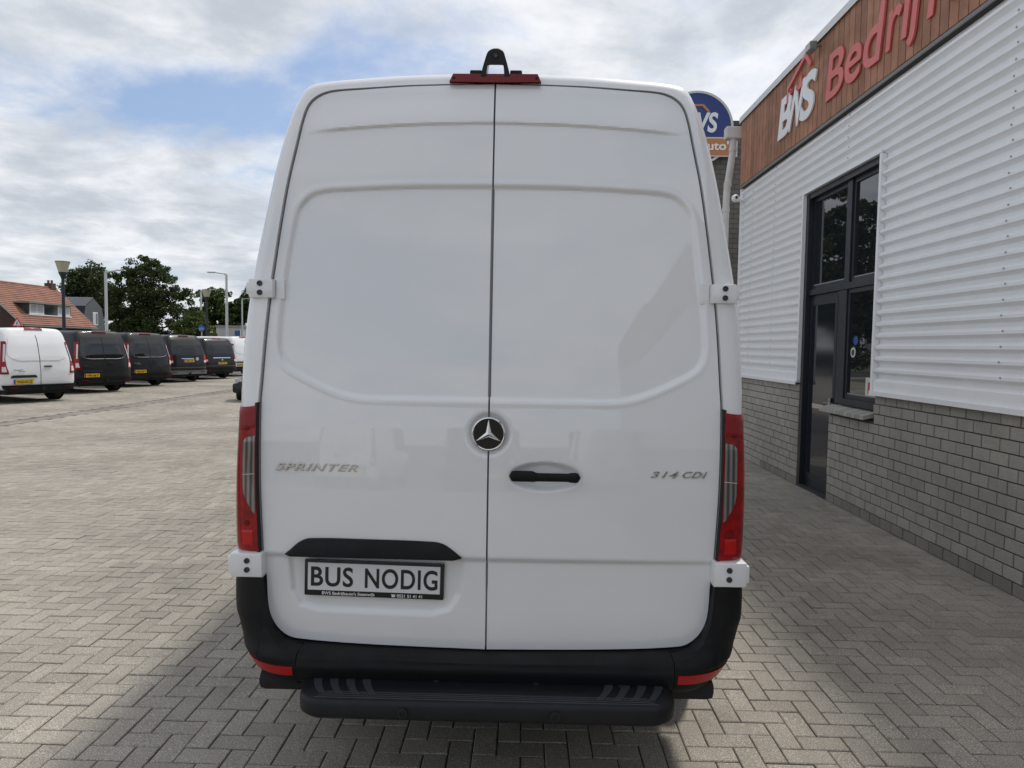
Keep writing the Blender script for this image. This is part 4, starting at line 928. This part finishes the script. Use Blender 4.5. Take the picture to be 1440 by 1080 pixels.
part('ridge_tiles', MB().tube([(HXR, HY0, RZ+.02), (HXR, HY1, RZ+.02)], .13, 8), M_tile, h1, 50)
part('gutter', MB().box(HX1+.1, HX1+.28, HY0, HY1, EZ-.28, EZ-.12, bev=.03), mat('gutter_grey', (.2, .21, .2), .5), h1)
part('verge_board', MB().add([(HX1+.2, HY0-.05, EZ-.25), (HX1+.2, HY0-.05, EZ+.0), (HXR, HY0-.05, RZ+.1), (HXR, HY0-.05, RZ-.2)], [(0, 1, 2, 3)]), mat('verge_pale', (.5, .42, .33), .6), h1)
ch = part('chimney', MB().box(-55.1, -54.3, 76.4, 77.2, 7.0, 8.25, bev=.02), M_hbrick, h1); part('chimney_pot', MB().lathe([(.12, 0), (.12, .35), (.09, .35)], 'z', (-54.9, 76.8, 8.25), 10).lathe([(.12, 0), (.12, .35), (.09, .35)], 'z', (-54.5, 76.8, 8.25), 10), mat('pot_clay', (.2, .1, .07), .8), ch)
dy0, dy1, dxf = 68.2, 74.6, -50.9
dm = part('dormer', MB().box(-54.2, dxf, dy0, dy1, 4.35, 5.5), mat('dormer_dark', (.04, .045, .045), .6), h1)
part('dormer_roof', MB().box(-54.3, dxf+.35, dy0-.3, dy1+.3, 5.5, 5.66), mat('dormer_roof', (.22, .22, .21), .6), dm)
M_wf = mat('white_window_frame', (.72, .72, .70), .5)
part('dormer_sill', MB().box(dxf-.05, dxf+.12, dy0, dy1, 4.28, 4.40), M_wf, dm)
for a, e, crt in ((dy0+.15, dy0+2.2, 1), (dy0+4.3, dy1-.15, 1)):
    part('window_frame', MB().box(dxf, dxf+.05, a, e, 4.42, 5.45), M_wf, dm); part('pane', MB().box(dxf+.051, dxf+.06, a+.12, (a+e)/2-.05, 4.54, 5.34).box(dxf+.051, dxf+.06, (a+e)/2+.05, e-.12, 4.54, 5.34), mat('curtained_pane', (.42, .44, .45), .12), dm)
part('pane', MB().box(dxf, dxf+.03, dy0+2.3, dy0+4.2, 4.42, 5.45), mat('dark_pane', (.03, .045, .045), .08), dm)
part('window', MB().box(-53.5, -52.3, HY0+.2, HY0+.26, 4.5, 5.9), M_wf, h1); part('pane', MB().box(-53.38, -52.42, HY0+.19, HY0+.199, 4.62, 5.78), MATS['dark_pane'], h1)
h2 = thing('gambrel_house', 'dark slate grey house with gambrel roof and small white gable window', 'house', (-53.5, 80.2, 0), rad(11))
# local: x towards the gable, y away from the camera
part('wall', MB().box(-9, 0, .25, 6.55, 0, 3.2), M_hbrick, h2, world=False)
gw = part('gable', MB().prism([(.1, 2.2), (6.7, 2.2), (6.7, 3.3), (5.75, 5.9), (3.4, 7.0), (1.05, 5.9), (.1, 3.3)], .0, .12, plane='yz'), mat('gable_cladding', (.075, .082, .09), .6), h2, world=False)
def lp(nm, mb, m): o = part(nm, mb, m, h2, world=False); return o
lp('lower_roof', slope((-9, 0, 3.2), (.1, 0, 3.2), (.1, 1.0, 5.95), (-9, 1.0, 5.95), 34, 9, .05, .05), M_dtile); lp('upper_roof', slope((-9, .95, 5.93), (.15, .95, 5.93), (.15, 3.4, 7.1), (-9, 3.4, 7.1), 34, 8, .04, .05), mat('upper_tiles', (.11, .115, .125), .35))
lp('rear_roof', MB().add([(-9, 6.8, 3.2), (.1, 6.8, 3.2), (.1, 5.8, 5.95), (-9, 5.8, 5.95), (.15, 3.4, 7.1), (-9, 3.4, 7.1)], [(0, 1, 2, 3), (3, 2, 4, 5)]), M_dtile)
gwin = lp('window', MB().box(.121, .16, 3.0, 4.4, 3.7, 5.3), M_wf); part('pane', MB().box(.161, .17, 3.1, 3.65, 3.82, 5.18).box(.161, .17, 3.75, 4.3, 3.82, 5.18, 1), [MATS['curtained_pane'], MATS['dark_pane']], gwin, world=False)
hut = thing('flat_roofed_shed', 'small white flat roofed building under the far trees', 'building', (-35.5, 82, 0))
part('wall', MB().box(-37.2, -34.3, 80.4, 84, 0, 3.6), mat('shed_white', (.52, .52, .5), .7, var=.1), hut); part('roof', MB().box(-37.3, -34.2, 80.3, 84.1, 3.6, 3.8), mat('shed_roof', (.3, .3, .3), .7), hut)
part('sign_panel', MB().box(-34.9, -34.3, 80.3, 80.39, 2.6, 3.2), mat('shed_blue', (.04, .10, .32), .5), hut)

# ------------------------------------------------------------------ lamps and signs
def tulip(label, x, y, h):
    t = thing('street_lamp', label, 'street lamp', (x, y, 0), 0, 'cone topped street lamps')
    part('post', MB().tube([(0, 0, 0), (0, 0, h-1.0), (0, 0, h-.72)], [.085, .065, .065], 10), mat('post_dark_blue', (.018, .026, .034), .5), t, 50, world=False)
    part('neck', MB().lathe([(.065, h-.80), (.09, h-.70), (.17, h-.52), (.17, h-.48), (.0001, h-.48)], 'z', (0, 0, 0), 16), MATS['post_dark_blue'], t, 50, world=False)
    part('lamp_shade', MB().lathe([(.165, h-.48), (.29, h-.03), (.0001, h-.03)], 'z', (0, 0, 0), 20), mat('lamp_shade', (.44, .42, .30), .35), t, 50, world=False)
    part('lamp_cap', MB().lathe([(.30, h-.03), (.30, h), (.0001, h+.02)], 'z', (0, 0, 0), 20), mat('cap_olive', (.16, .16, .11), .5), t, 50, world=False)
tulip('dark post lamp with pale cone shade rising behind the first two vans', -20.78, 30, 5.25); tulip('dark post lamp with cone shade behind the black tailgate vans', -21.45, 45, 5.25)
def column(label, x, y, h, arm):
    t = thing('street_light', label, 'street light', (x, y, 0), 0, 'slim grey street lights')
    part('column', MB().tube([(0, 0, 0), (0, 0, h-.1), (arm*.02, 0, h-.02), (arm*.12, 0, h)], [.095, .075, .07, .06], 10), mat('galvanised', (.5, .51, .52), .45, metal=.3), t, 50, world=False)
    part('arm', MB().tube([(arm*.1, 0, h), (arm*.75, 0, h+.09)], .035, 8), MATS['galvanised'], t, 50, world=False); part('lamp_head', MB().box(*sorted((arm*.7, arm*1.2)), -.12, .12, h+.06, h+.13, bev=.02), mat('head_grey', (.42, .43, .44), .5), t, world=False)
column('slim grey street light in front of the big dark tree', -25.75, 41, 5.95, 1.0); column('slim grey street light with its arm reaching left behind the black vans', -19.2, 43, 6.1, -1.0)
column('slim grey street light standing beside the blue bicycle sign', -27.65, 57, 6.1, 1.0); column('slim grey street light by the far trees beyond the last white van', -28.8, 68, 6.15, 1.05)
ts = thing('warning_sign', 'red and white triangular warning sign in front of the brick house', 'sign', (-38.2, 50, 0))
part('post', MB().tube([(0, .05, 0), (0, .05, 3.4)], .035, 8), MATS['galvanised'], ts, world=False); part('border', MB().prism([(-.42, 2.72), (.42, 2.72), (0, 3.45)], 0, .03), mat('sign_red', (.5, .02, .03), .4), ts, world=False)
part('face', MB().prism([(-.28, 2.80), (.28, 2.80), (0, 3.28)], -.006, -.001), mat('sign_white', (.7, .7, .7), .4), ts, world=False); part('symbol', MB().box(-.025, .025, -.012, -.0065, 2.85, 3.1).box(-.07, .07, -.0115, -.0066, 2.95, 2.99), M_ink, ts, world=False)
bs_ = thing('bicycle_sign', 'round blue bicycle sign on a thin grey post', 'sign', (-24.25, 50, 0))
part('post', MB().tube([(0, .05, 0), (0, .05, 3.0)], .035, 8), MATS['galvanised'], bs_, world=False); part('disc', MB().lathe([(.0001, 0), (.24, 0), (.24, .02), (.0001, .02)], 'y', (0, 0, 2.76), 28), mat('traffic_blue', (.02, .10, .42), .4), bs_, world=False)
cyc = MB()
for s in (-1, 1): cyc.lathe([(.055, -.004), (.072, -.004), (.072, -.001)], 'y', (s*.10, -.002, 2.72), 16)
cyc.tube([(-.1, -.006, 2.72), (-.03, -.006, 2.82), (.06, -.006, 2.82), (.1, -.006, 2.72)], .008, 5); part('symbol', cyc, MATS['sign_white'], bs_, world=False)

# ------------------------------------------------------------------ trees
def leaf_mat(name, c1, c2):
    m = bpy.data.materials.new(name); m.use_nodes = True; t = m.node_tree; bs = t.nodes['Principled BSDF']; geo = N(t, 'ShaderNodeNewGeometry')
    LK(t, mixc(t, geo.outputs['Random Per Island'], c1, c2), bs.inputs['Base Color']); bs.inputs['Roughness'].default_value = .55; bs.inputs['Specular IOR Level'].default_value = .25
    tr = N(t, 'ShaderNodeBsdfTranslucent'); LK(t, mixc(t, .5, c1, c2), tr.inputs[0]); mx = N(t, 'ShaderNodeMixShader'); mx.inputs[0].default_value = .22
    LK(t, bs.outputs[0], mx.inputs[1]); LK(t, tr.outputs[0], mx.inputs[2]); LK(t, mx.outputs[0], t.nodes['Material Output'].inputs[0]); MATS[name] = m; return m
M_leafA = leaf_mat('leaf_dark', (.030, .048, .016), (.080, .105, .034)); M_leafB = leaf_mat('leaf_mid', (.030, .055, .014), (.085, .12, .03)); M_leafC = leaf_mat('leaf_light', (.06, .09, .02), (.14, .17, .05))
M_bark = mat('bark', (.07, .055, .04), .9, var=.4, vscale=6)
def leaves(r_, n, cen, rad_, size):
    """n leaf clumps through an ellipsoid, denser towards its skin"""
    d = r_.normal(size=(n, 3)); d /= np.linalg.norm(d, axis=1)[:, None]; q = r_.random(n)**.45
    p = np.array(cen)+d*q[:, None]*np.array(rad_); a = r_.normal(size=(n, 3)); a /= np.linalg.norm(a, axis=1)[:, None]; c = np.cross(a, r_.normal(size=(n, 3))); c /= np.linalg.norm(c, axis=1)[:, None]
    s = size*(.55+.8*r_.random(n))[:, None]
    return np.stack([p-a*s*.55, p-c*s*.33+a*s*.05, p+a*s*.6, p+c*s*.33+a*s*.05], 1)
def tree(label, x, y, top, lobes, m, nleaf, size, seed, group='trees beyond the parked vans', trunk=.28, name='leafy_tree', cat='tree'):
    r_ = np.random.default_rng(seed); t = thing(name, label, cat, (x, y, 0), 0, group)
    lo = min(l[2]-l[4] for l in lobes); mb = MB(); fork = max(lo+.6, top*.28)
    mb.tube([(0, 0, 0), (.08, .03, fork*.5), (0, 0, fork), (0, .1, top*.72)], [trunk, trunk*.8, trunk*.65, trunk*.2], 10)
    for l in lobes: mb.tube([(0, 0, fork*r_.uniform(.8, 1.2)), (l[0]*.5, l[1]*.5, (fork+l[2])/2-.2), (l[0], l[1], l[2])], [trunk*.45, trunk*.28, trunk*.1], 6)
    part('trunk', mb, M_bark, t, 60, world=False)
    vol = [l[3]**2*l[4] for l in lobes]; V = []
    for l, v in zip(lobes, vol):
        ncl = 16+int(10*l[3]); cl = r_.normal(size=(ncl, 3)); cl /= np.linalg.norm(cl, axis=1)[:, None]; cl *= (r_.random(ncl)**.4)[:, None]
        cp = np.array(l[:3])+cl*np.array([l[3], l[3], l[4]])*.92; n = int(nleaf*v/sum(vol)/ncl)
        for c_ in cp: rr_ = r_.uniform(.3, .55)*l[3]*.62; V.append(leaves(r_, n, c_, (rr_, rr_, rr_*.75), size))
    V = np.concatenate(V); me = bpy.data.meshes.new('crown'); me.from_pydata(V.reshape(-1, 3).tolist(), [], np.arange(len(V)*4).reshape(-1, 4).tolist()); link('crown', me, t, m); return t
tree('broad dark green tree behind the gambrel house', -60, 92, 12.8, [(0, 0, 8.6, 3.6, 3.6), (-2.4, 0, 6.4, 2.6, 2.6), (2.4, 0, 7.0, 2.9, 3.0), (.6, 0, 10.6, 2.2, 2.0), (-4.5, 1, 4.5, 2.0, 2.0), (4.2, 0, 4.6, 2.2, 2.4)], M_leafA, 24000, .32, 11)
tree('largest dark tree with open airy top behind the slim street light', -35.2, 61, 10.0, [(.3, 0, 8.3, 1.7, 1.6), (-1.1, 0, 7.3, 1.4, 1.5), (1.6, .3, 7.8, 1.5, 1.5), (-.2, 0, 5.4, 2.6, 2.2), (3.0, 0, 5.6, 1.9, 1.9), (-1.9, 0, 4.6, 1.5, 2.2), (4.2, 0, 3.6, 1.9, 2.0), (1.2, 0, 3.0, 2.4, 1.9), (-1.0, .4, 2.6, 1.9, 1.6)], M_leafA, 36000, .20, 12)
tree('pale green young tree beside the largest dark tree', -28.0, 56.5, 4.8, [(0, 0, 3.0, 1.2, 1.5), (.9, 0, 2.4, 1.0, 1.0), (-.9, 0, 2.6, 1.1, 1.2)], M_leafC, 4500, .22, 13, trunk=.12)
tree('mid green tree behind the second cone lamp', -39.0, 84, 8.9, [(0, 0, 6.5, 2.4, 2.2), (-1.8, 0, 4.5, 1.9, 2.0), (1.9, 0, 4.8, 2.0, 2.0)], M_leafB, 8000, .36, 14)
tree('mid green tree rising over the far shed', -34.6, 86, 9.2, [(0, 0, 6.8, 2.6, 2.3), (-2.0, 0, 5.4, 2.2, 2.2), (2.2, 0, 5.0, 2.2, 2.2)], M_leafB, 9000, .36, 15)
tree('mid green tree partly covered by the big white van', -29.4, 86, 9.4, [(0, 0, 6.9, 2.6, 2.4), (-2.2, 0, 5.8, 2.2, 2.1), (2.2, 0, 5.2, 2.4, 2.4)], M_leafB, 9000, .36, 16)
tree('tall dark tree behind the big white van, mirrored in the hall window', -12.6, 43, 12.6, [(0, 0, 10.2, 2.2, 2.1), (-1.6, 0, 8.2, 2.1, 2.0), (1.7, 0, 7.6, 2.2, 2.1), (.2, 0, 5.2, 2.7, 2.2), (-1.2, 0, 3.6, 2.2, 1.8)], M_leafA, 14000, .30, 17)
r_ = np.random.default_rng(5); V = np.concatenate([leaves(r_, 260, (x_, 0, 1.0), (1.1, .7, 1.0), .26) for x_ in np.arange(-24, 24, 1.1)])
me = bpy.data.meshes.new('hedge'); me.from_pydata(V.reshape(-1, 3).tolist(), [], np.arange(len(V)*4).reshape(-1, 4).tolist()); hg = link('hedge', me, None, M_leafA, (-26, 58.5, 0)); tag(hg, 'low dark hedge along the road behind the parked vans', 'hedge')
